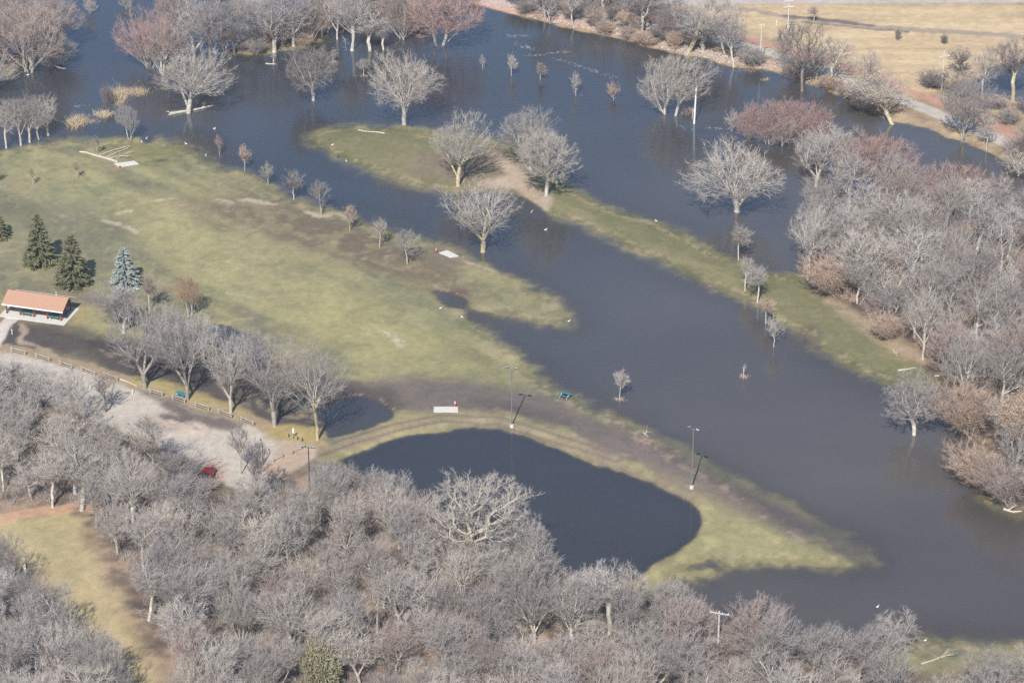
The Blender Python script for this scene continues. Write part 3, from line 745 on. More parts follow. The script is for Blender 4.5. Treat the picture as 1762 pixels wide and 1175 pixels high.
def conifer_mesh(name, H_, W_, seed, mat):
    r = np.random.default_rng(seed)
    nb = 300
    z = H_ * (.03 + .95 * r.random(nb) ** 1.25)
    a = r.random(nb) * 2 * np.pi
    ln = W_ / 2 * (1 - z / H_) ** .8 * (.78 + .35 * r.random(nb)) + .15
    dirs = np.stack([np.cos(a), np.sin(a), -.18 + .5 * (z / H_)], 1)
    A = np.stack([np.zeros(nb), np.zeros(nb), z], 1); B = A + dirs * ln[:, None]
    parts = []
    k = 26
    t = (.25 + .8 * r.random((nb, k)))
    S = (A[:, None] * (1 - t[..., None]) + B[:, None] * t[..., None]).reshape(-1, 3)
    dd = np.repeat(dirs, k, 0) * .8 + r.normal(size=(nb * k, 3)) * .5 + np.array([0, 0, .25]); dd /= np.linalg.norm(dd, axis=1, keepdims=True)
    sz = (.22 + .22 * r.random(nb * k)) * np.repeat(.55 + .6 * (1 - z / H_), k)
    parts.append(prisms(S - dd * sz[:, None] * .3, S + dd * sz[:, None], sz * .36, sz * .05, 4))
    V, F = merge(parts)
    m = MB().tube((0, 0, -.3), (0, 0, H_ * .95), .22, .03, 8)
    bt = prisms(A, B, np.full(nb, .035), np.full(nb, .012), 3)
    tv = np.array([list(p) for p in m.v]); tf = np.array([f for f in m.f if len(f) == 4])
    tV, tF = merge([(tv, tf), bt])
    return dict(trunk=new_mesh(name + '_trunk', tV, tF, M['bark_dark'], smooth=True), crown=new_mesh(name + '_crown', V, F, mat), H=H_, W=W_, ends=S)
def juniper_mesh(name, H_, W_, seed, mat):
    r = np.random.default_rng(seed)
    P = envelope(260, H_, W_, H_ * .15, 'round', 14, r)
    A = np.repeat([[0, 0, .2]], len(P), 0)
    k = 22
    S = (P[:, None] + r.normal(size=(len(P), k, 3)) * .26).reshape(-1, 3)
    dd = S - np.array([0, 0, H_ * .3]); dd /= np.linalg.norm(dd, axis=1, keepdims=True); dd = dd * .6 + r.normal(size=S.shape) * .5 + [0, 0, .4]
    dd /= np.linalg.norm(dd, axis=1, keepdims=True)
    sz = .16 + .16 * r.random(len(S))
    V, F = prisms(S, S + dd * sz[:, None], sz * .3, sz * .05, 3)
    sel = r.random(len(P)) < .25
    tV, tF = prisms(A[sel], P[sel], np.full(sel.sum(), .05), np.full(sel.sum(), .015), 4)
    return dict(trunk=new_mesh(name + '_trunk', tV, tF, M['bark_grey']), crown=new_mesh(name + '_crown', V, F, mat), H=H_, W=W_, ends=S)
def leaf_mesh(name, ends, n, size, mat, seed, cl=.55):
    """dead leaves that stayed on the twigs: small bent blades in clusters"""
    r = np.random.default_rng(seed)
    cen = ends[r.integers(0, len(ends), int(n / 9))]
    c = (cen[:, None] + r.normal(size=(len(cen), 9, 3)) * cl * .35).reshape(-1, 3)
    u = r.normal(size=c.shape); u /= np.linalg.norm(u, axis=1, keepdims=True)
    v = np.cross(u, r.normal(size=c.shape)); v /= np.linalg.norm(v, axis=1, keepdims=True)
    s = size * (.6 + .8 * r.random(len(c)))[:, None]
    V = np.stack([c - u * s, c + v * s * .5, c + u * s, c - v * s * .5], 1).reshape(-1, 3)
    return new_mesh(name, V, np.arange(len(V)).reshape(-1, 4), mat)

PR = {}
PR['spread'] = [tree_mesh('spreading', 12, 12.5, 1.9, 'round', 1000, .55, .13, .31, 1, 3.6, .8, 18, 3),
                tree_mesh('spreading', 12, 12, 2.1, 'umbrella', 1000, .42, .17, .30, 1, 3.6, .8, 16, 14),
                tree_mesh('spreading', 12, 13, 1.8, 'round', 1000, .65, .11, .32, 1, 3.4, .85, 16, 25),
                tree_mesh('spreading', 12, 12, 2.0, 'umbrella', 950, .5, .15, .30, 1, 3.4, .85, 14, 26)]
PR['vase'] = [tree_mesh('vase', 10.5, 12, 1.7, 'umbrella', 1050, .7, .07, .25, 2, 4.2, .75, 18, 6, spread=.5),
              tree_mesh('vase', 12, 10, 2.0, 'round', 850, .65, .16, .27, 1, 3.2, .85, 15, 7)]
PR['tall'] = [tree_mesh('tall', 13.5, 9, 2.6, 'ovate', 700, .5, .26, .24, 1, 2.2, .85, 13, 8),
              tree_mesh('tall', 13.5, 10, 2.5, 'round', 720, .6, .2, .26, 1, 2.2, .9, 12, 9),
              tree_mesh('tall', 13, 9, 2.3, 'round', 700, .5, .15, .2, 2, 2.2, .85, 13, 10, spread=.28),
              tree_mesh('tall', 14, 9.5, 2.6, 'umbrella', 700, .65, .2, .24, 1, 2.2, .9, 11, 11)]
PR['row'] = [tree_mesh('row', 13.5, 11, 2.6, 'ovate', 700, .5, .17, .24, 1, 1.9, .9, 13, 12),
             tree_mesh('row', 13.5, 10.5, 2.4, 'umbrella', 760, .7, .14, .24, 1, 1.9, .9, 12, 13),
             tree_mesh('row', 14, 10, 2.4, 'ovate', 700, .55, .2, .2, 2, 1.9, .9, 12, 18, spread=.22)]
PR['wood'] = [tree_mesh('wood', 11, 8.0, 2.2, 'umbrella', 600, .5, .22, .15, 1, 2.6, .85, 13, 31),
              tree_mesh('wood', 11.5, 8.5, 2.4, 'round', 620, .55, .2, .16, 1, 2.6, .85, 12, 32),
              tree_mesh('wood', 10.5, 8, 1.8, 'vase', 600, .65, .14, .12, 3, 2.6, .9, 11, 33, spread=.35),
              tree_mesh('wood', 12, 7.5, 2.6, 'ovate', 580, .5, .28, .16, 1, 2.4, .85, 13, 34),
              tree_mesh('wood', 10, 8.5, 1.6, 'umbrella', 620, .5, .12, .13, 2, 2.6, .85, 11, 35, spread=.45),
              tree_mesh('wood', 11.5, 7.5, 2.2, 'vase', 520, .7, .18, .14, 1, 2.8, .95, 9, 36),
              tree_mesh('wood', 10.5, 9, 2.0, 'round', 600, .45, .16, .15, 1, 3.4, .8, 15, 37),
              tree_mesh('wood', 12, 7, 2.4, 'round', 520, .6, .24, .14, 1, 2.6, .95, 9, 38, lean=.12)]
PR['maple'] = [tree_mesh('maple', 10.5, 12, 1.1, 'umbrella', 1000, .7, .06, .18, 5, 4.6, .8, 18, 41, spread=.45, up=.4),
               tree_mesh('maple', 11, 11, 1.3, 'round', 950, .6, .08, .19, 3, 4.6, .8, 16, 42, spread=.35, up=.4),
               tree_mesh('maple', 10.5, 10.5, 1.2, 'round', 900, .75, .07, .17, 4, 4.6, .8, 14, 43, spread=.4, up=.4)]
PR['oak'] = [tree_mesh('oak', 9, 9, 1.7, 'round', 1100, .42, .2, .25, 1, 5.4, .6, 18, 51, up=.1)]
PR['young'] = [tree_mesh('young', 5.2, 3.0, 1.0, 'ovate', 130, .6, .5, .07, 1, 4.5, .55, 8, 61, tip=.008, twig_r=.0085, up=.5, thick=.018),
               tree_mesh('young', 5.4, 3.8, 1.1, 'ovate', 170, .7, .3, .08, 1, 4.5, .55, 9, 62, tip=.008, twig_r=.0085, up=.5, thick=.018),
               tree_mesh('young', 5.0, 3.2, 1.0, 'round', 150, .8, .28, .075, 1, 4.5, .55, 8, 63, tip=.008, twig_r=.0085, up=.5, thick=.018),
               tree_mesh('young', 5.4, 3.4, 1.0, 'ovate', 140, .5, .4, .07, 1, 4.5, .6, 6, 64, tip=.008, twig_r=.0085, up=.4, thick=.018, lean=.05)]
PR['slim'] = [tree_mesh('slim', 4.5, 1.8, .8, 'ovate', 90, .5, .8, .05, 1, 4.5, .42, 4, 71, tip=.007, twig_r=.008, up=.7, thick=.018),
              tree_mesh('slim', 4.5, 1.8, .6, 'ovate', 70, .6, .6, .05, 1, 4.5, .45, 4, 72, tip=.007, twig_r=.008, up=.7, thick=.018)]
PR['shrub'] = [tree_mesh('shrub', 3.4, 4.6, .2, 'vase', 300, .8, .06, .045, 7, 3.6, .7, 12, 81, tip=.009, twig_r=.009, up=.5, spread=.6, thick=.035),
               tree_mesh('shrub', 3.0, 4.0, .2, 'vase', 280, .9, .06, .045, 5, 3.6, .7, 9, 82, tip=.009, twig_r=.009, up=.4, spread=.5, thick=.035)]
PR['willow'] = [tree_mesh('willow', 6, 7.5, .4, 'vase', 600, .9, .06, .08, 8, 5.2, .9, 14, 91, tip=.010, twig_r=.0095, up=.3, spread=.7, thick=.04, lean=-.35)]
PR['snag'] = [tree_mesh('snag', 8, 4, 2.5, 'ovate', 60, .5, .55, .2, 1, .8, .5, 5, 95, tip=.03)]
PR['sparse'] = [tree_mesh('sparse', 11, 8, 2.4, 'vase', 380, .6, .28, .2, 1, 4.4, .75, 11, 96, tip=.016),
                tree_mesh('sparse', 10, 7, 2.2, 'round', 340, .5, .28, .17, 1, 3.6, .8, 11, 97, tip=.015),
                tree_mesh('sparse', 11, 7.5, 2.2, 'umbrella', 300, .45, .2, .16, 2, 3.4, .85, 9, 99, tip=.015, spread=.25)]
PR['lean'] = [tree_mesh('lean', 11, 10, 2.4, 'round', 600, .6, .28, .26, 1, 3.2, .9, 10, 98, tip=.015, lean=.28)]
PR['gnarled'] = [tree_mesh('gnarled', 12, 13.5, 2.6, 'umbrella', 1200, .26, .16, .38, 1, 4.0, .6, 18, 111, tip=.016, thick=.04)]
PR['spruce'] = [conifer_mesh('spruce', 8.2, 5.6, 121, M['spruce'])]
PR['juniper'] = [juniper_mesh('juniper', 4.2, 7, 122, M['juniper'])]
LEAVES = {}

def add_tree(name, px, py, hpx, wpx, proto, label, cat='tree', col='grey', bark='bark_grey', group=None, rz=None, leaf=None, nleaf=0, base=None, hm=None, wm=None, tilt=0.0):
    v = PR[proto]; d = v[hash_pick(px, py, len(v))] if proto != 'one' else v[0]
    if base is None: base = at(px, py)
    s, sv = px_per_m(py)
    h = hm if hm else max(hpx / sv - max(0, base.z) * 0, .5)
    w_ = wm if wm else wpx / s
    depth_ = max(0.0, -base.z)
    root = empty(name, base, rz if rz is not None else random.random() * 6.28)
    if tilt: root.rotation_euler = (0, tilt, rz or 0)
    kz = (h + depth_) / d['H']; kx = w_ / d['W']
    root.scale = (kx, kx, kz)
    t = link('trunk', d['trunk'], root); t.material_slots[0].link = 'OBJECT'; t.material_slots[0].material = M[bark]
    c = link('crown' if proto not in ('snag',) else 'branches', d['crown'], root); c.material_slots[0].link = 'OBJECT'; c.material_slots[0].material = M[col]
    if leaf:
        key = (proto, v.index(d), nleaf)
        if key not in LEAVES: LEAVES[key] = leaf_mesh(proto + '_leaves', d['ends'], nleaf, .075, M[leaf], 5)
        l = link('dead_leaves', LEAVES[key], root); l.material_slots[0].link = 'OBJECT'; l.material_slots[0].material = M[leaf]
    tag(root, label, cat, group)
    return root
def hash_pick(a, b, n): return int(abs(a * 7.31 + b * 3.17)) % n

# ---- single trees that can be told apart: (name, x, y of the foot, height px, width px, prototype, twig colour, bark, label, group, leaf, nleaf)
MR = 'young trees planted in rows through the flooded park'
T = [
 ('bare_tree', 155, 24, 32, 24, 'young', 'pale', 'bark', 'small bare tree alone in the river, left one of two at the top edge', None),
 ('bare_tree', 217, 15, 28, 24, 'young', 'pale', 'bark', 'small bare tree alone in the river, right one of two at the top edge', None),
 ('maple_tree', 50, 124, 112, 120, 'maple', 'pink', 'bark_grey', 'big reddish tree standing in the river at the far left corner', None),
 ('maple_tree', 88, 92, 90, 105, 'maple', 'pink', 'bark_dark', 'reddish brown tree rightmost of the clump in the upper left corner', None),
 ('maple_tree', 2, 112, 118, 110, 'maple', 'pink', 'bark_dark', 'reddish brown tree cut by the left edge in the upper left corner', None),
 ('bare_tree', 24, 60, 75, 110, 'maple', 'purple', 'bark_dark', 'farthest tree of the reddish clump in the upper left corner', None),
 ('bare_tree', -16, 164, 62, 80, 'spread', 'purple', 'bark_grey', 'low grey brown tree at the left edge below the reddish clump', None),
 ('bare_tree', 102, 112, 44, 66, 'shrub', 'purple', 'bark_grey', 'low sprawling bare tree with fallen limb at right foot of the reddish clump', None),
 ('bare_tree', 11, 255, 82, 52, 'tall', 'pale', 'bark_white', 'pale slender tree, first from the left in the grove on the left bank', None),
 ('bare_tree', 36, 250, 84, 50, 'tall', 'grey', 'bark_white', 'pale slender tree, second from the left in the left bank grove', None),
 ('bare_tree', 51, 245, 86, 48, 'tall', 'grey', 'bark_white', 'tallest pale slender tree in the middle of the left bank grove', None),
 ('bare_tree', 68, 239, 72, 46, 'tall', 'grey', 'bark_white', 'pale slender tree, fourth from the left in the left bank grove', None),
 ('bare_tree', 83, 233, 68, 52, 'tall', 'pale', 'bark_white', 'forked white limbed tree at the right end of the left bank grove', None),
 ('bare_tree', 223, 240, 62, 40, 'vase', 'purple', 'bark', 'oval fine twigged tree on the shore tip right of the left bank grove', None),
 ('young_tree', 167, 266, 32, 18, 'young', 'purple', 'bark', 'faint young tree standing beside the fallen tree and white slab', None),
 ('young_tree', 378, 269, 38, 15, 'slim', 'red', 'bark', 'slim reddish young tree standing in water, highest of the long row', None),
 ('young_tree', 421, 293, 44, 22, 'young', 'tan', 'bark_white', 'young tree with pinkish tan dead leaves, second from top of the long row', 'leaf'),
 ('bare_tree', 324, 195, 108, 122, 'spread', 'pale', 'bark', 'wide pale tree standing in water above the drifted log', None),
 ('shrub', 188, 183, 36, 24, 'shrub', 'dark', 'bark_dark', 'dark upright shrub on the reed clump in the river', None),
 ('maple_tree', 258, 116, 100, 100, 'maple', 'red', 'bark_grey', 'reddest tree of the flooded grove, leftmost behind the wide pale tree', None),
 ('maple_tree', 282, 128, 84, 80, 'maple', 'pink', 'bark_white', 'reddish low tree with a white foot directly behind the wide pale tree', None),
 ('bare_tree', 335, 108, 112, 84, 'tall', 'grey', 'bark', 'tall grey tree behind right of the wide pale tree by the log', None),
 ('bare_tree', 362, 113, 112, 80, 'tall', 'purple', 'bark_dark', 'tall tree with dark leaning trunk in the flooded grove', None),
 ('bare_tree', 404, 95, 92, 80, 'wood', 'purple', 'bark_dark', 'bare tree at the left end of the low flooded bank', None),
 ('bare_tree', 380, 60, 80, 80, 'wood', 'grey', 'bark_grey', 'grey tree behind the dark trunked tree near the top edge', None),
 ('maple_tree', 310, 62, 76, 80, 'maple', 'pink', 'bark_grey', 'pinkish tree far back in the flooded grove near the top edge', None),
 ('bare_tree', 430, 70, 84, 70, 'wood', 'grey', 'bark_grey', 'grey tree in the middle of the low flooded bank', None),
 ('bare_tree', 472, 90, 108, 100, 'tall', 'purple', 'bark', 'many trunked bare tree at the brushy right end of the low bank', None),
 ('bare_tree', 505, 80, 98, 80, 'tall', 'grey', 'bark', 'bare tree with thick pale foot just right of the many trunked one', None),
 ('bare_tree', 554, 64, 80, 44, 'tall', 'grey', 'bark_white', 'slim straight pale trunk, left of the pale trunks at top centre', None),
 ('bare_tree', 580, 68, 82, 46, 'tall', 'grey', 'bark_white', 'second slim pale trunked tree at the top centre', None),
 ('bare_tree', 600, 88, 104, 56, 'sparse', 'grey', 'bark_white', 'pale trunk leaning left at the front of the top centre group', None),
 ('bare_tree', 607, 88, 104, 66, 'tall', 'grey', 'bark_white', 'pale upright trunk close against the left leaning one at top centre', None),
 ('bare_tree', 637, 88, 66, 66, 'sparse', 'pale', 'bark', 'crooked pale tree with a low arm reaching right at top centre', None),
 ('bare_tree', 660, 86, 50, 40, 'sparse', 'grey', 'bark', 'bent thin tree right of the crooked pale tree at top centre', None),
 ('maple_tree', 694, 67, 90, 80, 'maple', 'pink', 'bark', 'pinkish many stemmed tree left of the big reddish maple at top', None),
 ('maple_tree', 758, 81, 100, 135, 'maple', 'red', 'bark', 'big reddish many stemmed tree standing in water at the top centre', None),
 ('bare_tree', 640, 40, 70, 80, 'wood', 'grey', 'bark_grey', 'grey tree at the top edge behind the crooked pale tree', None),
 ('bare_tree', 540, 30, 60, 80, 'wood', 'grey', 'bark_grey', 'grey tree at the top edge behind the first slim pale trunk', None),
 ('snag', 470, 111, 22, 12, 'snag', 'grey', 'bark', 'short dead snag on driftwood below the many trunked tree', None),
 ('oak_tree', 539, 173, 90, 84, 'oak', 'purple', 'bark', 'round dense purplish tree alone in the open water', None),
 ('young_tree', 574, 108, 27, 14, 'slim', 'pale', 'bark_white', 'tiny bare tree just above right of the round dense tree', None),
 ('young_tree', 625, 131, 30, 20, 'young', 'pale', 'bark', 'small tiered bare tree between the round tree and the tall spreading tree', None),
 ('bare_tree', 695, 214, 124, 122, 'spread', 'pale', 'bark_white', 'tallest spreading pale tree at the upper tip of the grassy bar', None),
 ('young_tree', 831, 119, 26, 12, 'slim', 'grey', 'bark_white', 'thin twiggy sapling first from the left in the upper open water row', None),
 ('young_tree', 880, 131, 38, 18, 'young', 'pale', 'bark_white', 'fuller sapling second from the left in the upper open water row', None),
 ('oak_tree', 930, 137, 29, 18, 'young', 'dark', 'bark', 'sapling with brown dead leaves, third in the upper open water row', 'leaf'),
 ('young_tree', 990, 165, 42, 17, 'slim', 'pale', 'bark_white', 'upright pale sapling fourth in the upper open water row', None),
 ('oak_tree', 1055, 171, 30, 20, 'young', 'tan', 'bark', 'sapling with bright tan dead leaves left of the low forked tree', 'leaf'),
 ('bare_tree', 1153, 198, 100, 122, 'vase', 'pale', 'bark_white', 'broad low forked pale tree beside the white pole in the water', None),
 ('shrub', 1182, 197, 14, 22, 'shrub', 'tan', 'bark', 'low flooded brush between the forked tree and the white pole', None),
 ('young_tree', 1260, 227, 40, 24, 'young', 'grey', 'bark', 'small grey tree at the left end of the red flooded thicket', None),
 ('maple_tree', 1288, 236, 56, 50, 'maple', 'red', 'bark_grey', 'red twigged tree, left front of the flooded red thicket', None),
 ('maple_tree', 1322, 246, 72, 76, 'maple', 'red', 'bark_grey', 'largest red twigged tree in the flooded red thicket', None),
 ('maple_tree', 1358, 238, 62, 70, 'maple', 'red', 'bark_grey', 'red twigged tree, middle back of the flooded red thicket', None),
 ('maple_tree', 1398, 252, 70, 72, 'maple', 'red', 'bark_grey', 'red twigged tree at the right end of the flooded red thicket', None),
 ('bare_tree', 1345, 252, 50, 50, 'wood', 'pink', 'bark', 'pinkish tree at the foot of the flooded red thicket', None),
 ('bare_tree', 1404, 322, 100, 84, 'tall', 'grey', 'bark_white', 'tall grey tree with white trunk below the red thicket', None),
 ('bare_tree', 1440, 300, 78, 84, 'wood', 'pale', 'bark', 'pale grey tree left of the great red crowned tree', None),
 ('maple_tree', 1505, 338, 108, 132, 'maple', 'red', 'bark_dark', 'great red crowned tree at the upper corner of the right wood', None),
 ('maple_tree', 1640, 372, 88, 120, 'maple', 'red', 'bark_grey', 'wide red crowned tree at the right upper side of the right wood', None),
 ('bare_tree', 1718, 370, 72, 50, 'sparse', 'pale', 'bark_yellow', 'sparse pale limbed tree in front of water by the red crowned tree', None),
 ('bare_tree', 1752, 400, 60, 60, 'sparse', 'grey', 'bark_yellow', 'sparse yellowish limbed tree at the right edge of the wood', None),
 ('maple_tree', 1560, 360, 80, 90, 'maple', 'pink', 'bark_grey', 'pinkish tree between the two red crowned trees', None),
 ('bare_tree', 1268, 364, 113, 158, 'spread', 'pale', 'bark_white', 'very wide pale tree alone in the water left of the right wood', None),
 ('young_tree', 1271, 447, 60, 38, 'young', 'pale', 'bark_white', 'highest of the young trees at the right end of the grassy bar', None),
 ('young_tree', 1282, 500, 58, 26, 'sparse', 'pale', 'bark_white', 'leaning thin young tree, second down on the right end of the bar', None),
 ('young_tree', 1303, 521, 62, 42, 'young', 'grey', 'bark_white', 'rounder young tree casting a shadow on the right end of the bar', None),
 ('young_tree', 1318, 557, 46, 27, 'young', 'tan', 'bark_white', 'pinkish young tree standing in water just off the grassy bar', None),
 ('young_tree', 1331, 597, 54, 30, 'young', 'pale', 'bark_white', 'lowest young tree of the right row, standing in water', None),
 ('bare_tree', 788, 320, 118, 102, 'spread', 'pale', 'bark_yellow', 'large pale tree with yellow foot on the left of the grassy bar', None),
 ('bare_tree', 913, 292, 98, 106, 'vase', 'grey', 'bark_white', 'broad grey tree at the back of the sandy spot on the bar', None),
 ('bare_tree', 940, 337, 112, 98, 'oak', 'pale', 'bark', 'dense grey tree with thick trunk on the sandy edge of the bar', None),
 ('bare_tree', 831, 433, 118, 136, 'row', 'pale', 'bark_yellow', 'yellow trunked spreading tree standing in the channel', None),
 ('young_tree', 461, 319, 42, 25, 'young', 'pale', 'bark_white', 'pale young tree third down the long row along the shore', None),
 ('young_tree', 506, 343, 52, 37, 'young', 'purple', 'bark_white', 'dark crowned young tree fourth down the long row', None),
 ('young_tree', 553, 370, 62, 33, 'young', 'purple', 'bark_white', 'tall thin crowned young tree at the sandy streak on the shore', None),
 ('young_tree', 602, 397, 45, 25, 'young', 'tan', 'bark_white', 'young tree with tan dead leaves at the end of the sandy streak', 'leaf'),
 ('young_tree', 653, 426, 49, 31, 'young', 'pale', 'bark_white', 'pinkish pale young tree next to last of the long row', None),
 ('young_tree', 701, 454, 62, 42, 'young', 'grey', 'bark_white', 'fullest young tree, lowest of the long row by the white slab', None),
 ('young_tree', 57, 319, 32, 13, 'slim', 'red', 'bark', 'thin reddish sapling on the lawn at the left', None),
 ('young_tree', 133, 308, 34, 15, 'slim', 'red', 'bark', 'thin reddish sapling on the lawn left of the fallen tree', None),
 ('young_tree', -6, 315, 34, 22, 'young', 'red', 'bark', 'reddish sapling cut by the left edge of the lawn', None),
 ('young_tree', 1066, 686, 51, 30, 'young', 'pale', 'bark_white', 'lone small tree out in the wide flood right of the green table', None),
 ('snag', 1280, 648, 22, 10, 'snag', 'grey', 'bark', 'broken dead stump alone in the wide flood', None),
 ('bare_tree', 1573, 748, 96, 104, 'oak', 'purple', 'bark_white', 'round dense tree with short white trunk in water off the right wood', None),
 ('willow', 1672, 752, 90, 100, 'willow', 'tan', 'bark', 'tan twigged tree leaning over the water right of the round dense tree', None),
 ('oak_tree', 1737, 818, 140, 84, 'sparse', 'tan', 'bark', 'tall thin trunked tree with tan dead leaves near the right edge', 'leaf_big'),
 ('willow', 1692, 838, 66, 90, 'willow', 'tan', 'bark', 'tan willow shrub leaning left over the water, lowest on the right shore', None),
 ('willow', 1736, 868, 74, 84, 'willow', 'pink', 'bark', 'brown pink brush at the very corner of the right shore', None),
 ('willow', 1438, 508, 62, 84, 'willow', 'tan', 'bark', 'tan twigged shrub at the root of the grassy bar', None),
 ('willow', 1532, 585, 44, 56, 'willow', 'tan', 'bark', 'tan shrub on the lower edge of the right wood', None),
 ('bare_tree', 1479, 508, 118, 96, 'sparse', 'pale', 'bark_yellow', 'forked yellowish limbed tree behind the tan shrub', None),
 ('bare_tree', 1590, 568, 132, 84, 'sparse', 'grey', 'bark', 'tall pale forked tree at the lower front of the right wood', None),
 ('snag', 1676, 566, 74, 12, 'snag', 'pale', 'bark_white', 'white broken dead trunk standing in the right wood', None),
 ('bare_tree', 258, 537, 64, 36, 'young', 'pink', 'bark_white', 'pinkish young tree right below the blue spruce', None),
 ('bare_tree', 327, 544, 75, 44, 'vase', 'orange', 'bark', 'oval orange brown tree alone on the lawn edge', None),
 ('bare_tree', 213, 573, 78, 84, 'wood', 'purple', 'bark', 'bare tree nearest to the blue spruce among the wet mud trees', None),
 ('bare_tree', 288, 606, 72, 66, 'wood', 'purple', 'bark_grey', 'smaller tree behind the gap of the first two big trees of the mud row', None),
 ('bare_tree', 352, 622, 80, 70, 'wood', 'grey', 'bark_grey', 'smaller tree behind the middle of the mud row', None),
 ('bare_tree', 430, 650, 84, 80, 'wood', 'grey', 'bark_grey', 'smaller tree behind the fourth tree of the mud row', None),
 ('bare_tree', 249, 668, 142, 132, 'row', 'purple', 'bark_grey', 'first big tree from the left in the row beside the gravel lot', None),
 ('bare_tree', 322, 688, 152, 118, 'row', 'purple', 'bark_grey', 'second big tree of the row, its trunk beside a green table', None),
 ('bare_tree', 397, 711, 144, 92, 'row', 'grey', 'bark_white', 'third big tree of the row beside the gravel lot', None),
 ('bare_tree', 472, 733, 156, 130, 'row', 'purple', 'bark_grey', 'fourth and widest big tree of the row beside the gravel lot', None),
 ('bare_tree', 546, 757, 166, 108, 'row', 'grey', 'bark_yellow', 'fifth big tree, last of the row, at the dark puddle', None),
 ('bare_tree', 180, 708, 68, 40, 'sparse', 'dark', 'bark_dark', 'thin dark tree in front of the gravel lot', None),
 ('bare_tree', 34, 690, 68, 48, 'sparse', 'dark', 'bark_dark', 'thin dark tree at the left end of the gravel lot', None),
 ('bare_tree', 415, 815, 90, 40, 'sparse', 'dark', 'bark_grey', 'thin grey tree growing up across the gravel lot right of the red car', None),
 ('bare_tree', 442, 870, 110, 46, 'sparse', 'dark', 'bark_grey', 'thin tree across the gravel lot near the lamp post', None),
 ('gnarled_tree', 826, 985, 150, 168, 'gnarled', 'pale', 'bark_yellow', 'great gnarled sunlit tree overhanging the pond', None),
 ('bare_tree', 912, 990, 108, 92, 'vase', 'grey', 'bark_yellow', 'grey tree just right of the great gnarled tree at the pond', None),
 ('bare_tree', 672, 895, 82, 92, 'maple', 'grey', 'bark', 'upright many stemmed tree on the pond shore left of the gnarled tree', None),
 ('bare_tree', 600, 872, 66, 70, 'maple', 'purple', 'bark_grey', 'many stemmed tree where the berm meets the near wood', None),
 ('bare_tree', 1087, 1096, 116, 58, 'sparse', 'pale', 'bark', 'tall tree with pale dead top by the near corner of the pond', None),
 ('bare_tree', 1534, 1142, 88, 84, 'sparse', 'grey', 'bark_yellow', 'forked yellow limbed tree at the near shore toward the right', None),
 ('maple_tree', 1300, 1122, 88, 112, 'maple', 'pink', 'bark', 'pinkish fan shaped tree on the near shore right of the crossarm pole', None),
 ('bare_tree', 1165, 1118, 92, 120, 'maple', 'purple', 'bark_grey', 'purplish dense tree on the near shore left of the crossarm pole', None),
 ('bare_tree', 90, 875, 96, 66, 'sparse', 'pale', 'bark_white', 'tree forked from the ground with white trunks beside the dirt track', None),
 ('snag', 649, 1092, 70, 20, 'snag', 'pale', 'bark_white', 'thin white dead tree in the middle of the near wood', None),
 # far bank
 ('bare_tree', 947, 40, 44, 30, 'sparse', 'grey', 'bark', 'thin tree by the cycle path at the left end of the far bank', None),
 ('bare_tree', 990, 46, 62, 40, 'sparse', 'grey', 'bark', 'thin tall tree leaning by the far bank path above the first bushes', None),
 ('bare_tree', 1181, 93, 104, 104, 'lean', 'grey', 'bark_yellow', 'largest yellow trunked tree leaning right on the far bank', None),
 ('bare_tree', 1265, 116, 108, 60, 'tall', 'purple', 'bark', 'upright tree at the water edge left of the small utility pole', None),
 ('bare_tree', 1348, 123, 78, 44, 'sparse', 'dark', 'bark_grey', 'narrow dark tree right of the small utility pole on the far bank', None),
 ('bare_tree', 1380, 157, 124, 84, 'sparse', 'dark', 'bark_dark', 'tall dark leaning tree at the water edge in the far bank middle', None),
 ('bare_tree', 1404, 140, 48, 36, 'sparse', 'dark', 'bark_grey', 'small dark tree just right of the tall dark leaning tree', None),
 ('bare_tree', 1491, 159, 74, 54, 'wood', 'purple', 'bark_dark', 'dark trunked tree beside the red strip, casting a shadow on the path', None),
 ('oak_tree', 1537, 214, 76, 100, 'lean', 'grey', 'bark_yellow', 'leaning tree full of pale dead leaves at the far water edge', 'leaf_big'),
 ('bare_tree', 1655, 241, 106, 92, 'vase', 'purple', 'bark_grey', 'fan crowned purplish tree at the far water edge beside the path', None),
 ('bare_tree', 1697, 258, 64, 36, 'sparse', 'grey', 'bark', 'thin tree right of the fan crowned tree on the far bank', None),
 ('bare_tree', 1690, 168, 86, 56, 'sparse', 'grey', 'bark', 'leaning grey tree at the left of the small blue pool', None),
 ('bare_tree', 1743, 175, 106, 70, 'sparse', 'dark', 'bark_yellow', 'tall tree with bright yellow trunk in the small blue pool', None),
 ('bare_tree', 1655, 130, 48, 42, 'sparse', 'dark', 'bark_dark', 'dark small tree on the meadow edge above the pool thicket', None),
 ('shrub', 1545, 70, 20, 12, 'shrub', 'purple', 'bark', 'small bush alone in the golden meadow by the ditch', None),
 ('shrub', 1625, 76, 16, 14, 'shrub', 'purple', 'bark', 'tiny bush at the right of the ditch in the golden meadow', None),
 ('bare_tree', 1752, 302, 36, 84, 'spread', 'pale', 'bark_white', 'low pale spreading tree at the right edge below the path', None),
 ('bare_tree', 1400, 40, 30, 22, 'young', 'pink', 'bark', 'faint pinkish small tree on the meadow ditch', None),
]
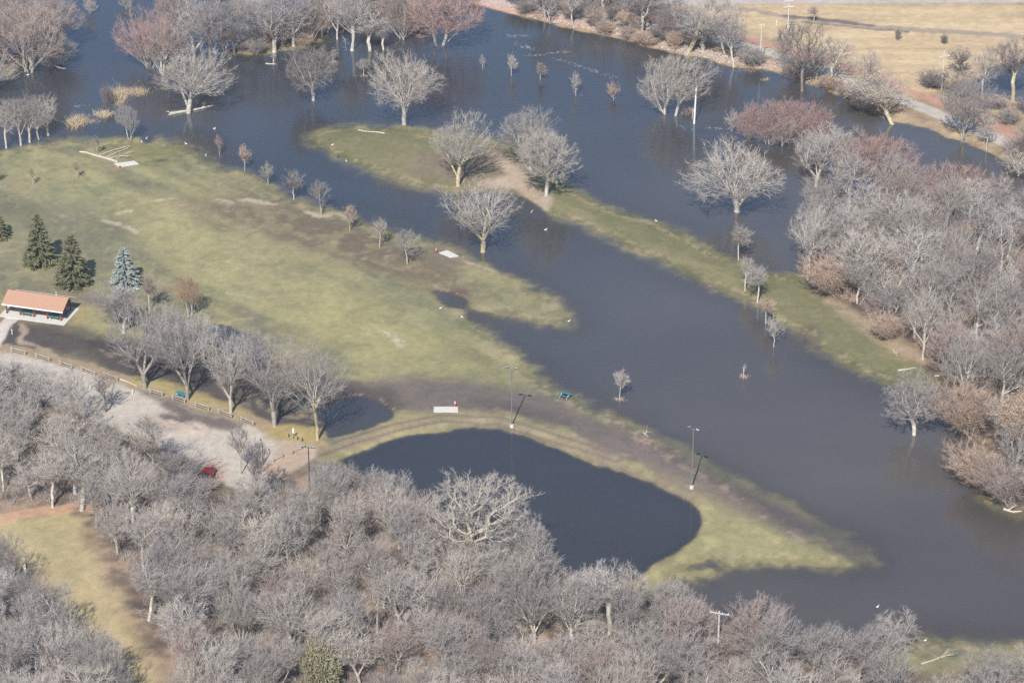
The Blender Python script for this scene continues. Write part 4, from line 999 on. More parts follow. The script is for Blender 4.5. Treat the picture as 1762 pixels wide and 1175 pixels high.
for t in T:
    name, x, y, h, w_, pro, col, bark, lab, lf = t[:10]
    cat = {'shrub': 'shrub', 'snag': 'dead tree', 'willow': 'willow'}.get(name, 'tree')
    kw = {}
    if lf == 'leaf': kw = dict(leaf='leaf', nleaf=420)
    if lf == 'leaf_big': kw = dict(leaf='leaf_pale' if x < 1600 else 'leaf', nleaf=5200)
    if name == 'willow': kw['rz'] = 0.0
    if pro == 'lean': kw['rz'] = 0.0 if x < 1500 else 2.6
    g = MR if name == 'young_tree' else None
    add_tree(name, x, y, h, w_, pro, lab, cat, col, bark, g, **kw)

# ---- woods: every tree a thing of its own, scattered by minimum distance inside the traced outlines
def inside(P, x, y):
    c = False; n = len(P)
    for i in range(n):
        ax, ay = P[i]; bx, by = P[(i + 1) % n]
        if (ay > y) != (by > y) and x < (bx - ax) * (y - ay) / (by - ay) + ax: c = not c
    return c
ORD = ['nearest', 'second nearest', 'third nearest', 'fourth nearest', 'fifth nearest', 'sixth nearest', 'seventh nearest', 'eighth nearest', 'ninth nearest', 'tenth nearest', 'eleventh nearest', 'twelfth nearest', 'thirteenth nearest', 'fourteenth nearest']
def scatter(poly, dmin, holes, seed, taken, tries=9000):
    r = random.Random(seed); P = [tuple(G(*p)[:2]) for p in poly]; Hs = [[tuple(G(*p)[:2]) for p in h] for h in holes]
    xs = [p[0] for p in P]; ys = [p[1] for p in P]; out = []
    for _ in range(tries):
        x = r.uniform(min(xs), max(xs)); y = r.uniform(min(ys), max(ys))
        if not inside(P, x, y) or any(inside(h, x, y) for h in Hs): continue
        if any((x - a) ** 2 + (y - b) ** 2 < dmin * dmin for a, b in out): continue
        if any((x - a) ** 2 + (y - b) ** 2 < (dmin * .6) ** 2 for a, b in taken): continue
        out.append((x, y))
    return out
def to_px(x, y, z=0.0):
    yy = y * CP - (z - CAM_H) * SP * 1.0
    depth_ = y * CP + (CAM_H - z) * SP
    v = (y * SP - (CAM_H - z) * CP)
    return 881 + FPX * x / depth_, 587.5 - FPX * v / depth_
taken = [tuple(G(t[1], t[2])[:2]) for t in T]
NEAR = [(-40, 686), (50, 702), (120, 738), (190, 774), (260, 804), (320, 826), (345, 838), (400, 885), (470, 912), (540, 902), (600, 915), (700, 948), (780, 972), (830, 1000), (900, 1020), (970, 1070),
        (1060, 1095), (1110, 1100), (1160, 1120), (1290, 1148), (1400, 1165), (1510, 1180), (1560, 1228), (1640, 1218), (1800, 1214), (1800, 1300), (-40, 1290)]
LOWB = [(-40, 690), (30, 700), (110, 735), (200, 775), (290, 815), (330, 850), (400, 880), (480, 868), (540, 838), (600, 850), (700, 890), (780, 930), (860, 980), (925, 1005), (985, 1022), (1060, 1028), (1110, 1048), (1150, 1070), (1290, 1120), (1400, 1132), (1510, 1134), (1570, 1165), (1640, 1190), (1800, 1195), (1800, 1290), (-40, 1290)]
CLEAR = [(-40, 895), (120, 875), (170, 930), (215, 1010), (258, 1080), (305, 1190), (330, 1300), (230, 1300), (185, 1215), (125, 1130), (60, 1060), (20, 1000), (-40, 960)]
CLEAR2 = [(300, 780), (400, 790), (420, 840), (410, 925), (305, 925), (300, 840)]
CLEAR4 = [(490, 1165), (600, 1165), (620, 1300), (480, 1300)]
CLEAR5 = [(1200, 1118), (1268, 1118), (1285, 1215), (1190, 1215)]
CLEAR3 = [(490, 858), (545, 858), (545, 905), (490, 905)]
ANCH = [('the red car', 357, 818), ('the white barrier', 513, 874), ('the white marker post', 42, 985), ('the olive juniper', 545, 1165), ('the great gnarled tree', 826, 985), ('the near pond corner', 985, 1022),
        ('the white dead snag', 649, 1092), ('the crossarm pole', 1235, 1085), ('the dirt track', 60, 884), ('the gravel lot front', 200, 740), ('the left lower corner', 0, 1175), ('the right lower corner', 1762, 1175),
        ('the forked yellow tree', 1534, 1142), ('the pale topped tree', 1087, 1096), ('the grass clearing end', 205, 1090), ('the berm end', 560, 810), ('the left edge wood', 0, 760), ('the pinkish fan tree', 1300, 1122),
        ('the bottom centre', 881, 1175), ('the lower right middle', 1330, 1175), ('the small dark juniper', 190, 1168), ('the wood heart', 450, 1000), ('the left lower quarter', 300, 930), ('the lower middle wood', 740, 1130)]
def label_by_anchor(items, anchors, phrase):
    byd = {}
    for k, it in enumerate(items):
        d_ = [(math.hypot((it['px'] - ax), (it['py'] - ay) * 1.9), an) for an, ax, ay in anchors]
        d_.sort(); ax, ay = next((a[1], a[2]) for a in anchors if a[0] == d_[0][1])
        dx, dy = it['px'] - ax, (it['py'] - ay) * 1.9
        side = ('right of' if dx > 0 else 'left of') if abs(dx) > abs(dy) else ('in front of' if dy > 0 else 'behind')
        byd.setdefault((d_[0][1], side), []).append((d_[0][0], k))
    for (an, side), L in byd.items():
        L.sort()
        for r_, (_, k) in enumerate(L):
            ph = 'tree' if phrase == 'bush' and items[k]['pro'] != 'shrub' else phrase
            items[k]['label'] = f"{items[k]['look']} {ph}, {ORD[min(r_, 13)]} {side} {an}"
def plant(pts, mix, anchors, phrase, group, hr, wr, seed):
    r = random.Random(seed); items = []
    for x, y in pts:
        px, py = to_px(x, y)
        pro, col, bark = r.choice(mix)
        hm = r.uniform(*hr); wm = r.uniform(*wr)
        if pro in ('shrub',): hm *= .42; wm *= .6
        size = 'low' if hm < hr[0] + .2 * (hr[1] - hr[0]) else 'tall' if hm > hr[0] + .75 * (hr[1] - hr[0]) else 'mid-sized'
        look = f"{size} { {'grey':'grey','pale':'pale','dark':'dark','purple':'purplish','red':'red twigged','pink':'pinkish','tan':'tan','orange':'orange'}[col] }"
        items.append(dict(x=x, y=y, px=px, py=py, pro=pro, col=col, bark=bark, hm=hm, wm=wm, look=look))
    label_by_anchor(items, anchors, phrase)
    for it in items:
        b = Vector((it['x'], it['y'], ground_z(it['x'], it['y'])))
        nm = {'maple': 'maple_tree', 'shrub': 'shrub', 'willow': 'willow'}.get(it['pro'], 'bare_tree')
        add_tree(nm, it['px'], it['py'], 0, 0, it['pro'], it['label'], {'shrub': 'shrub', 'willow': 'willow'}.get(nm, 'tree'), it['col'], it['bark'], group, base=b, hm=it['hm'], wm=it['wm'], rz=r.random() * 6.28)
near_pts = scatter(NEAR, 4.7, [CLEAR, CLEAR2, CLEAR3, CLEAR4, CLEAR5], 5, taken)
plant(near_pts, [('wood', 'grey', 'bark_grey')] * 9 + [('wood', 'pale', 'bark')] * 4 + [('tall', 'grey', 'bark')] * 3 + [('sparse', 'grey', 'bark_white')] * 2 + [('maple', 'grey', 'bark_grey')] * 2 + [('wood', 'purple', 'bark_grey')] * 4 + [('sparse', 'pale', 'bark')] + [('spread', 'grey', 'bark')] * 2 + [('wood', 'pink', 'bark_grey')],
      ANCH, 'tree', 'bare trees of the near wood', (6.5, 11.5), (5.6, 8.6), 15)
RIGHTW = [(1385, 400), (1440, 355), (1500, 362), (1580, 368), (1680, 392), (1810, 400), (1830, 900), (1770, 880), (1740, 855), (1730, 800), (1715, 760), (1690, 725), (1650, 695), (1625, 655), (1560, 600), (1500, 552), (1440, 520), (1392, 495), (1378, 460)]
ANR = [('the forked yellowish tree', 1479, 508), ('the tan shrub at the bar root', 1438, 508), ('the white dead trunk', 1676, 566), ('the great red crown', 1505, 338), ('the tall pale forked tree', 1590, 568),
       ('the wide red crown', 1640, 372), ('the right edge middle', 1762, 480), ('the tan leaved tall tree', 1737, 818), ('the tip of the grassy bar', 1610, 665), ('the wood centre', 1560, 450), ('the right edge below', 1762, 640)]
right_pts = scatter(RIGHTW, 5.0, [], 8, taken)
plant(right_pts, [('wood', 'grey', 'bark')] * 4 + [('tall', 'grey', 'bark')] * 5 + [('row', 'grey', 'bark')] * 3 + [('sparse', 'grey', 'bark_white')] * 5 + [('maple', 'pink', 'bark_grey')] * 2 + [('sparse', 'pale', 'bark_yellow')] + [('sparse', 'grey', 'bark')] + [('wood', 'purple', 'bark_grey')] * 3 + [('tall', 'pale', 'bark')] * 2,
      ANR, 'tree', 'bare trees of the right wood', (7.5, 14.0), (5.5, 9.0), 25)
# bushes along the far bank and the pool thicket
ANB = [('the leaning yellow trunked tree', 1181, 93), ('the small utility pole', 1308, 110), ('the tall dark leaning tree', 1380, 157), ('the pale leaved tree', 1537, 214), ('the fan crowned tree', 1655, 241), ('the small blue pool', 1720, 150), ('the path start', 920, 30), ('the red strip', 1100, 50), ('the meadow utility pole', 1620, 155)]
bank = scatter([(880, 8), (1000, 22), (1120, 30), (1180, 45), (1200, 97), (1160, 93), (1050, 67), (950, 43), (900, 32)], 3.4, [], 3, taken, 2500) + \
       scatter([(1190, 88), (1290, 108), (1380, 138), (1460, 165), (1500, 195), (1470, 180), (1400, 152), (1340, 128), (1250, 114)], 4.6, [], 4, taken, 4000) + \
       scatter([(1420, 140), (1480, 160), (1500, 192), (1440, 176)], 4.5, [], 9, taken, 800) + \
       scatter([(1590, 150), (1680, 170), (1780, 190), (1800, 270), (1700, 225), (1640, 190), (1570, 165)], 7.0, [], 6, taken, 2500) + \
       scatter([(1620, 232), (1700, 245), (1790, 285), (1790, 296), (1690, 262)], 6, [], 12, taken, 800)
plant(bank, [('shrub', 'purple', 'bark')] * 3 + [('sparse', 'dark', 'bark_grey')] * 2 + [('sparse', 'purple', 'bark')] * 2 + [('shrub', 'pink', 'bark')] * 2 + [('shrub', 'tan', 'bark')] * 2, ANB, 'bush', 'bushes along the far bank', (5.5, 10.5), (6, 10.5), 35)
# brush at the low flooded bank, pond shore
ANX = [('the many trunked tree', 472, 90), ('the first slim pale trunk', 554, 64), ('the big reddish maple at top', 758, 81)]
bx = scatter([(380, 92), (470, 70), (570, 55), (560, 75), (500, 88), (430, 98)], 3.2, [], 13, taken, 800) + scatter([(560, 20), (850, 0), (830, 12), (700, 40), (580, 50)], 5, [], 14, taken, 800)
plant(bx, [('shrub', 'tan', 'bark'), ('shrub', 'purple', 'bark'), ('maple', 'pink', 'bark')], ANX, 'brush', 'brush of the flooded grove', (6, 9), (6, 9), 36)
shore = scatter([(545, 815), (640, 850), (760, 905), (860, 965), (930, 1000), (985, 1020), (1120, 1045), (1300, 1122), (1520, 1132), (1560, 1160), (1500, 1150), (1280, 1135), (1100, 1065), (900, 1030), (700, 905), (560, 840)], 3.2, [], 16, taken + near_pts, 3000)
plant(shore, [('shrub', 'purple', 'bark_grey'), ('shrub', 'grey', 'bark_grey'), ('shrub', 'pink', 'bark')], ANCH, 'shrub', 'shrubs on the near shore', (7, 10), (6.5, 9.5), 37)

# evergreens
sn = 'spruce_tree'
def spruce(px, py, h, w_, lab, m='spruce'):
    o = add_tree(sn, px, py, h, w_, 'spruce', lab, 'spruce', m, 'bark_dark')
    return o
add_tree('shrub', 354, 846, 0, 0, 'shrub', 'low brush in front of the red car', 'shrub', 'grey', 'bark_grey', hm=1.9, wm=4.0)
spruce(70, 455, 86, 58, 'dark green spruce left of its twin above the picnic shelter')
spruce(127, 489, 84, 64, 'dark green spruce nearest to the picnic shelter')
spruce(-2, 409, 44, 42, 'dark green spruce cut off by the left edge of the picture')
spruce(216, 494, 68, 54, 'pale blue spruce alone on the lawn', 'spruce_blue')
add_tree('juniper', 545, 1182, 66, 96, 'juniper', 'wide olive green juniper in the near wood at the bottom edge', 'juniper', 'juniper', 'bark_grey')
add_tree('juniper', 190, 1176, 34, 40, 'juniper', 'small dark olive juniper at the bottom edge near the clearing', 'juniper', 'juniper', 'bark_grey')

# ---- undergrowth nobody could count: thin stems all over the wood floors
def brush(name, poly, n, hmax, col, seed, holes=()):
    r = np.random.default_rng(seed); P = gpoly(poly, 0); Hs = [gpoly(h, 0) for h in holes]
    lo, hi = P.min(0), P.max(0)
    q = lo + r.random((n * 3, 2)) * (hi - lo)
    ok = sdf(P, q[:, 0], q[:, 1], 5) > 0
    for h in Hs: ok &= sdf(h, q[:, 0], q[:, 1], 5) < 0
    q = q[ok][:n]; n = len(q)
    i = np.clip(np.searchsorted(gx, q[:, 0]) - 1, 0, NX - 2); j = np.clip(np.searchsorted(gy, q[:, 1]) - 1, 0, NY - 2)
    z = H[j, i]; k = 14
    S = np.repeat(np.concatenate([q, z[:, None]], 1), k, 0); S[:, :2] += r.normal(size=(n * k, 2)) * .25
    hh = np.repeat(hmax * (.3 + .7 * r.random(n) ** 1.5), k) * (.6 + .5 * r.random(n * k))
    dd = np.stack([r.normal(size=n * k) * .45, r.normal(size=n * k) * .45, np.ones(n * k)], 1); dd /= np.linalg.norm(dd, axis=1, keepdims=True)
    Md = S + dd * hh[:, None] * .55; d2 = dd + r.normal(size=dd.shape) * .3; E = Md + d2 * hh[:, None] * .45
    parts = [prisms(S, Md, np.full(n * k, .016), np.full(n * k, .011), 3), prisms(Md, E, np.full(n * k, .011), np.full(n * k, .005), 3)]
    for s_ in (.3, .5):
        d3 = dd + r.normal(size=dd.shape) * .6; st_ = S + dd * hh[:, None] * s_; parts.append(prisms(st_, st_ + d3 * hh[:, None] * .3, np.full(n * k, .009), np.full(n * k, .004), 3))
    V, F = merge(parts)
    o = link(name, new_mesh(name, V, F, M[col])); tag(o, kind='stuff'); return o
o = brush('undergrowth', LOWB, 3000, 2.0, 'grey', 201, [CLEAR, CLEAR2]); o['label'] = 'thin grey undergrowth covering the floor of the near wood'; o['category'] = 'undergrowth'
o = brush('undergrowth', RIGHTW, 1500, 2.6, 'tan', 202); o['label'] = 'brownish undergrowth covering the floor of the right wood'; o['category'] = 'undergrowth'

# ------------------------------------------------------------------ things people made
def frame_at(px, py, z=None):
    p = at(px, py); 
    if z is not None: p.z = z
    return p
# picnic shelter
P0 = at(105.5, 553); PL = at(12.3, 540.2); PB = at(128, 536)
u = Vector((P0.x - PL.x, P0.y - PL.y, 0)); LEN = u.length; u.normalize()
v = Vector((-u.y, u.x, 0))
DEP = abs((PB - P0).dot(v))
zs = .40
rot = math.atan2(u.y, u.x)
sh = tag(empty('picnic_shelter', (PL.x, PL.y, zs), rot), 'open picnic shelter with orange shingled gable roof and red posts', 'shelter')
EH, RH, OV = 1.95, 1.35, .75            # eave height, rise, overhang
L_, D_ = LEN, DEP
slab = MB().box((L_ / 2 + .1, D_ / 2 - .1, -.14), (L_ + 2.0, D_ + 2.4, .28)); slab.build('floor_slab', M['concrete'], sh)
th = .12
def roof_half(s):
    y0 = -OV if s < 0 else D_ + OV
    rf = MB(); prof = [Vector((0, y0, EH)), Vector((0, D_ / 2, EH + RH)), Vector((0, D_ / 2, EH + RH + th)), Vector((0, y0, EH + th))]
    if s > 0: prof.reverse()
    return rf.prism(prof, (-.45, 0, 0), (L_ + .75, 0, 0))
roof = roof_half(-1); r2 = roof_half(1)
k = len(roof.v); roof.v += r2.v; roof.f += [[i + k for i in f] for f in r2.f]
ro = roof.build('roof', M['roof'], sh)
for y0 in (-OV - .03, D_ + OV + .03):
    MB().box((L_ / 2 + .15, y0, EH + .02), (L_ + 1.22, .05, .24)).build('fascia', M['white'], ro)
MB().tube((L_ * .83, D_ * .6, EH + RH - .2), (L_ * .83, D_ * .6, EH + RH + .75), .05, .05, 8).build('vent_pipe', M['white'], ro)
for i in range(5):
    for y_ in (0, D_):
        x_ = L_ * i / 4
        p = MB().box((x_, y_, EH / 2), (.2, .2, EH)).build('post', M['post'], sh)
        for s_ in (-1, 1):
            if (i == 0 and s_ < 0) or (i == 4 and s_ > 0): continue
            MB().box((x_ + s_ * .32, y_, EH - .32), (.1, .1, .85), 0, 0, s_ * R(45)).build('brace', M['post'], p)
for x_ in (0, L_):
    MB().box((x_, D_ / 2, EH / 2), (.2, .2, EH)).build('post', M['post'], sh)
    MB().box((x_, D_ / 2, EH + .02), (.14, D_ + .2, .22)).build('tie_beam', M['post'], sh)
for y_ in (0, D_): MB().box((L_ / 2, y_, EH - .06), (L_ + .3, .16, .2)).build('beam', M['post'], sh)

def picnic_table(loc, rz, label, top='green', legs='steel_dark', group='picnic tables'):
    t = tag(empty('picnic_table', loc, rz), label, 'table', group)
    m = MB()
    for k_ in range(4): m.box((0, -.285 + k_ * .19, .76), (1.85, .17, .045))
    m.build('tabletop', M[top], t)
    for s_ in (-1, 1):
        b = MB()
        for k_ in range(2): b.box((0, s_ * (.68 + k_ * .15), .45), (1.85, .13, .04))
        b.build('seat', M[top], t)
    for s_ in (-1, 1):
        f = MB().tube((s_ * .6, -.78, 0), (s_ * .6, -.1, .74), .035).tube((s_ * .6, .78, 0), (s_ * .6, .1, .74), .035).tube((s_ * .6, -.78, .42), (s_ * .6, .78, .42), .035)
        f.build('leg_frame', M[legs], t)
    return t
def sp(x_, y_, z_=0): return Vector((PL.x, PL.y, zs)) + u * x_ + v * y_ + Vector((0, 0, z_))
picnic_table(sp(L_ * .37, -.05 + .7), rot, 'green picnic table in the shelter between the second and third posts')
picnic_table(sp(L_ * .88, .75), rot, 'green picnic table in the shelter nearest its right front post')
picnic_table(sp(L_ * .93, D_ * .62), rot + 1.57, 'picnic table under the right gable end of the shelter')
p = at(972, 684); picnic_table(p, R(-28), 'blue green picnic table tipped at the edge of the flood', 'teal', 'white').rotation_euler = (R(-14), R(3), R(-28))
p = at(312, 684); picnic_table(p, R(-38), 'blue green picnic table against the second big tree of the row', 'teal', 'metal')
p = at(327, 632); picnic_table(p, R(-5), 'green picnic table standing in the mud behind the row of big trees')

# disc golf / launch slabs
def slab_at(pts, lab):
    """a thin cast concrete slab with corners given by photo pixels"""
    P = [at(*q) for q in pts]; zt = max(max(q.z for q in P), 0) + .12
    c = sum(P, Vector()) / len(P); c.z = zt
    m = MB(); prof = [Vector((q.x - c.x, q.y - c.y, -.22)) for q in P]
    m.prism(prof, (0, 0, 0), (0, 0, .22))
    o = m.build('tee_pad', M['concrete'], None, c, .02); tag(o, lab, 'concrete slab', 'white concrete slabs on the grass')
    return o
slab_at([(746, 709.5), (788, 709.5), (788, 700.5), (746.5, 700.5)], 'white rectangular slab on the mud above the pond')
slab_at([(755, 436), (769, 431.8), (789, 441.6), (775, 444)], 'white slanted slab at the shore by the fullest young tree')
slab_at([(196, 282.5), (205, 288.5), (239, 283.5), (231, 278)], 'white slab beside the fallen tree')
def marker(px, py, h, lab, low='redp', high='white', r=.13):
    t = tag(empty('marker_post', at(px, py)), lab, 'marker', 'small red and white markers beside the slabs')
    MB().tube((0, 0, -.1), (0, 0, h * .6), r, r, 10).build('post_foot', M[low], t)
    MB().tube((0, 0, h * .6 + .002), (0, 0, h), r * .55, r * .4, 10).build('post_cap', M[high], t)
marker(750.5, 436, 1.0, 'small red and white marker left of the slanted slab')
marker(783, 700, 1.0, 'small red and white marker behind the rectangular slab', 'redp', 'white', .16)
marker(206, 289.5, .8, 'small red and white marker at the front of the slab by the fallen tree', 'redp')
def white_post(px, py, h, lab, w_=.12, col='white'):
    t = tag(empty('white_post', at(px, py)), lab, 'post')
    MB().box((0, 0, h / 2 - .1), (w_, w_, h + .2)).build('shaft', M[col], t, bevel=.01)
    MB().box((0, 0, h + .05), (w_ * 1.25, w_ * 1.25, .1), taper=.5).build('cap', M[col], t)
    return t
t = tag(empty('marker_sign', at(44, 994)), 'narrow tall white sign beside the clearing at the lower left', 'sign')
MB().tube((0, 0, -.2), (0, 0, 1.0), .04).build('post', M['steel_dark'], t); MB().box((0, 0, 1.65), (.32, .06, 1.3)).build('panel', M['white'], t, bevel=.01)
t = tag(empty('marker_sign', at(505, 755)), 'white upright sign on the tan grass by the last big tree', 'sign')
MB().tube((0, 0, -.2), (0, 0, 1.0), .04).build('post', M['steel_dark'], t); MB().box((0, 0, 1.45), (.26, .05, .85)).build('panel', M['white'], t, bevel=.01)
white_post(155, 672, 1.5, 'taller right one of two white posts on the gravel lot')
white_post(131, 665, 1.3, 'left one of two white posts on the gravel lot', .10, 'pole')
white_post(21, 575, .8, 'short white stake on the mud below the shelter')
white_post(228, 678, .7, 'short white stake at the edge of the gravel lot')
white_post(1336, 44, 1.0, 'short white stake left of the far utility pole')
for px_, py_, lb in ((497, 752, 'dark bollard left of the white upright sign'), (512, 757, 'dark bollard right below the white upright sign'), (520, 759, 'dark bollard between the sign and the last big tree')):
    t = tag(empty('bollard', at(px_, py_)), lb, 'bollard', 'dark bollards at the lot end'); MB().tube((0, 0, -.2), (0, 0, .6), .08, .08, 10).build('shaft', M['steel_dark'], t); MB().tube((0, 0, .602), (0, 0, .66), .09, .06, 10).build('cap', M['steel_dark'], t)

# two-rail timber fence pieces along the lot
FEN = [((20.5, 606), (43.5, 611), 'first piece of rail fence from the left along the lot'), ((63, 616), (85, 622), 'second piece of rail fence from the left'), ((104, 629), (123.5, 636), 'third piece of rail fence from the left'),
       ((141, 639), (163, 647), 'fourth piece of rail fence from the left'), ((180, 649), (202, 656), 'fifth piece of rail fence, left of the first big tree'), ((259, 677), (279.5, 682), 'piece of rail fence between the first and second big trees'),
       ((298, 688), (318, 694), 'piece of rail fence in front of the green table'), ((337, 700), (359, 707), 'piece of rail fence right of the second big tree'), ((377, 712), (398, 719.5), 'piece of rail fence at the third big tree'), ((416, 725), (436, 733), 'last piece of rail fence by the fourth big tree')]
for a, b, lab in FEN:
    A, B = at(*a), at(*b); d_ = B - A; d_.z = 0; L2 = d_.length; rz = math.atan2(d_.y, d_.x)
    t = tag(empty('rail_fence', A, rz), lab, 'fence', 'short two-rail fence pieces along the gravel lot')
    for x_ in (0, L2): MB().box((x_, 0, .45), (.15, .15, 1.1)).build('post', M['wood'], t)
    for z_ in (.42, .82): MB().tube((-.2, -.1, z_), (L2 + .2, -.1, z_ + random.uniform(-.04, .04)), .065, .055, 6).build('rail', M['wood'], t)
# posts and chain at the berm gate
for a, b, lab in (((471, 796), (486, 788), 'low gate rail at the right side of the lot, left one'), ((503, 782), (519, 774), 'low gate rail at the right side of the lot, right one')):
    A, B = at(*a), at(*b); d_ = B - A; d_.z = 0; t = tag(empty('gate_rail', A, math.atan2(d_.y, d_.x)), lab, 'gate', 'low gate rails at the lot exit')
    for x_ in (0, d_.length): MB().box((x_, 0, .4), (.14, .14, 1.0)).build('post', M['wood'], t)
    MB().tube((-.1, 0, .7), (d_.length + .1, 0, .74), .05).build('rail', M['wood'], t)

# flood light poles
def light_pole(px, py, h, lab, heads, hp=0.0, fr=0.1, col='metal'):
    t = tag(empty('light_pole', at(px, py)), lab, 'light pole', 'tall flood light poles around the pond')
    MB().tube((0, 0, -.3), (0, 0, .45), .32, .30, 12).build('footing', M['concrete'], t)
    MB().tube((0, 0, .4), (0, 0, h), .115, .07, 10).build('pole', M[col], t)
    MB().tube((-.55 * math.cos(hp), -.55 * math.sin(hp), h - .1), (.55 * math.cos(hp), .55 * math.sin(hp), h - .1), .04).build('arm', M[col], t)
    for s_ in (-1, 1):
        hd = MB().box((s_ * .72 * math.cos(hp), s_ * .72 * math.sin(hp), h + .02), (.62, .5, .16), hp, R(-18), s_ * R(14)).build('lamp_head', M['steel_dark'], t, bevel=.03)
        MB().box((s_ * .72 * math.cos(hp), s_ * .72 * math.sin(hp), h + .115), (.5, .4, .03), hp, R(-18), s_ * R(14)).build('lens', M['lens'], hd)
sA_, svA = px_per_m(735)
light_pole(880.5, 734.5, 100 / svA, 'twin headed light pole on the berm at the top of the pond', 2, R(-14))
sB_, svB = px_per_m(840)
light_pole(1190, 840, 101 / svB, 'twin headed light pole on the berm at the right of the pond', 2, R(-38))
light_pole(534, 862, 9.2, 'light pole with two round heads rising from the brush left of the pond', 2, R(-10), col='steel_dark')
t = tag(empty('lamp_post', at(453, 800)), 'short dark lamp post with bent arm on the gravel lot', 'lamp post')
MB().tube((0, 0, -.2), (0, 0, 3.6), .075, .06).build('pole', M['steel_dark'], t)
MB().path([(0, 0, 3.6), (-.08, .25, 3.85), (-.25, .65, 3.95)], [.05, .04, .04]).build('arm', M['steel_dark'], t)
MB().box((-.3, .8, 3.93), (.22, .42, .12), R(15)).build('lamp_head', M['steel_dark'], t, bevel=.03)

# utility poles
def utility_pole(px, py, htop, lab, arms, col='pole', r=.16, lean=0.0):
    b = at(px, py); _, sv_ = px_per_m(py); h = htop / sv_
    t = tag(empty('utility_pole', b), lab, 'utility pole', 'wooden utility poles')
    z0 = -b.z if b.z < 0 else 0
    MB().tube((0, 0, -.4), (lean, 0, h + z0), r, r * .7, 10).build('pole', M[col], t)
    for z_, w_, a_ in arms:
        x0 = lean * (h + z0 + z_) / (h + z0)
        cr = MB().box((x0, -.18, h + z0 + z_), (w_, .12, .14), a_).build('crossarm', M[col], t)
        n_ = 4 if w_ > 1.5 else 2
        for k_ in range(n_):
            q = (k_ / (n_ - 1) - .5) * w_ * .9
            MB().tube((x0 + q * math.cos(a_), -.18 + q * math.sin(a_), h + z0 + z_ + .07), (x0 + q * math.cos(a_), -.18 + q * math.sin(a_), h + z0 + z_ + .27), .055, .035).build('insulator', M['white'], cr)
    return t
t = utility_pole(1194, 213, 67, 'pale pole with a small bracket standing in the flood', [], 'white', .19, .25)
b = at(1194, 213); hz = 67 / px_per_m(213)[1] - b.z
MB().box((.5, 0, hz - .12), (.75, .1, .1)).build('bracket', M['metal'], t); MB().tube((.8, 0, hz - .45), (.8, 0, hz - .1), .12, .10).build('lamp_head', M['metal'], t)
MB().box((.42, 0, hz * .72), (.5, .12, .14)).build('bracket', M['metal'], t)
t = tag(empty('stub_pole', at(1191, 205)), 'short brown stub pole just left of the pale pole in the flood', 'post'); MB().tube((0, 0, -.3), (.1, 0, 3.6), .1, .08).build('shaft', M['wood'], t); MB().box((.15, 0, 3.2), (.3, .16, .5)).build('meter_box', M['wood'], t)
utility_pole(1308, 109, 66, 'small utility pole with a short crossarm at the far path', [(-.1, .9, 0)])
utility_pole(1355, 62, 62, 'utility pole with two crossarms in the meadow at the top', [(-.3, 1.9, R(10)), (-1.6, 2.2, R(10))])
utility_pole(1620, 157, 68, 'utility pole with a slanted crossarm at the right of the meadow', [(-1.1, 2.4, R(25))])
utility_pole(1235, 1122, 70, 'weathered pole with long crossarm rising from the near wood', [(-.25, 2.7, R(-16))], 'pole', .17)

# red car, parked and half hidden by the brush
def car(loc, rz, label):
    c = tag(empty('parked_car', loc, rz), label, 'car')
    b = MB()
    side = [(-2.15, .35), (-2.2, .62), (-2.05, .92), (-1.35, .98), (-.55, 1.40), (.75, 1.42), (1.45, 1.02), (2.0, .95), (2.15, .7), (2.12, .35)]
    W2 = .86
    k = []
    for y_, f in ((-W2, 1), (W2, 1)):
        for x_, z_ in side:
            yy = y_ * (1 if z_ < 1.05 else .80); b.v.append(Vector((x_, yy, z_)))
    n_ = len(side)
    for i in range(n_):
        j = (i + 1) % n_; b.f.append([i, n_ + i, n_ + j, j])
    b.f.append([i for i in range(n_)]); b.f.append([n_ + i for i in reversed(range(n_))])
    bo = b.build('body', M['carred'], c, bevel=.05)
    MB().prism([Vector((-1.30, -.62, 1.035)), Vector((-.62, -.58, 1.405)), Vector((-.60, .58, 1.425)), Vector((-1.28, .62, 1.055))], (0, 0, .02), (0, 0, .035)).build('windscreen', M['glass'], c)
    MB().prism([Vector((1.40, -.62, 1.055)), Vector((.84, -.58, 1.395)), Vector((.84, .58, 1.395)), Vector((1.40, .62, 1.055))], (.02, 0, .02), (.02, 0, .035)).build('rear_window', M['glass'], c)
    for s_ in (-1, 1): MB().prism([Vector((-1.0, s_ * .80, 1.08)), Vector((1.15, s_ * .80, 1.08)), Vector((.7, s_ * .715, 1.34)), Vector((-.55, s_ * .715, 1.34))], (0, s_ * .01, 0), (0, s_ * .03, 0)).build('side_window', M['glass'], c)
    for x_ in (-1.35, 1.35):
        for s_ in (-1, 1):
            w_ = MB().tube((x_, s_ * .70, .33), (x_, s_ * .9, .33), .33, .33, 16).build('wheel', M['rubber'], c)
            MB().tube((x_, s_ * .89, .33), (x_, s_ * .915, .33), .19, .19, 12).build('rim', M['metal'], w_)
    for s_ in (-1, 1):
        MB().box((-2.14, s_ * .6, .72), (.06, .34, .14)).build('headlight', M['lens'], c); MB().box((2.12, s_ * .62, .78), (.06, .28, .14)).build('tail_light', M['redp'], c)
    return c
car(at(357, 824), R(83), 'red car parked at the edge of the wood below the gravel lot')
# white barrier
t = tag(empty('barrier', at(513, 877), R(8)), 'low white barrier half hidden in the near wood', 'barrier')
for x_ in (-.42, .05, .38): MB().box((x_, 0, .35), (.20, .12, .7)).build('post', M['white'], t)
MB().box((0, -.09, .5), (1.05, .05, .3)).build('board', M['white'], t)

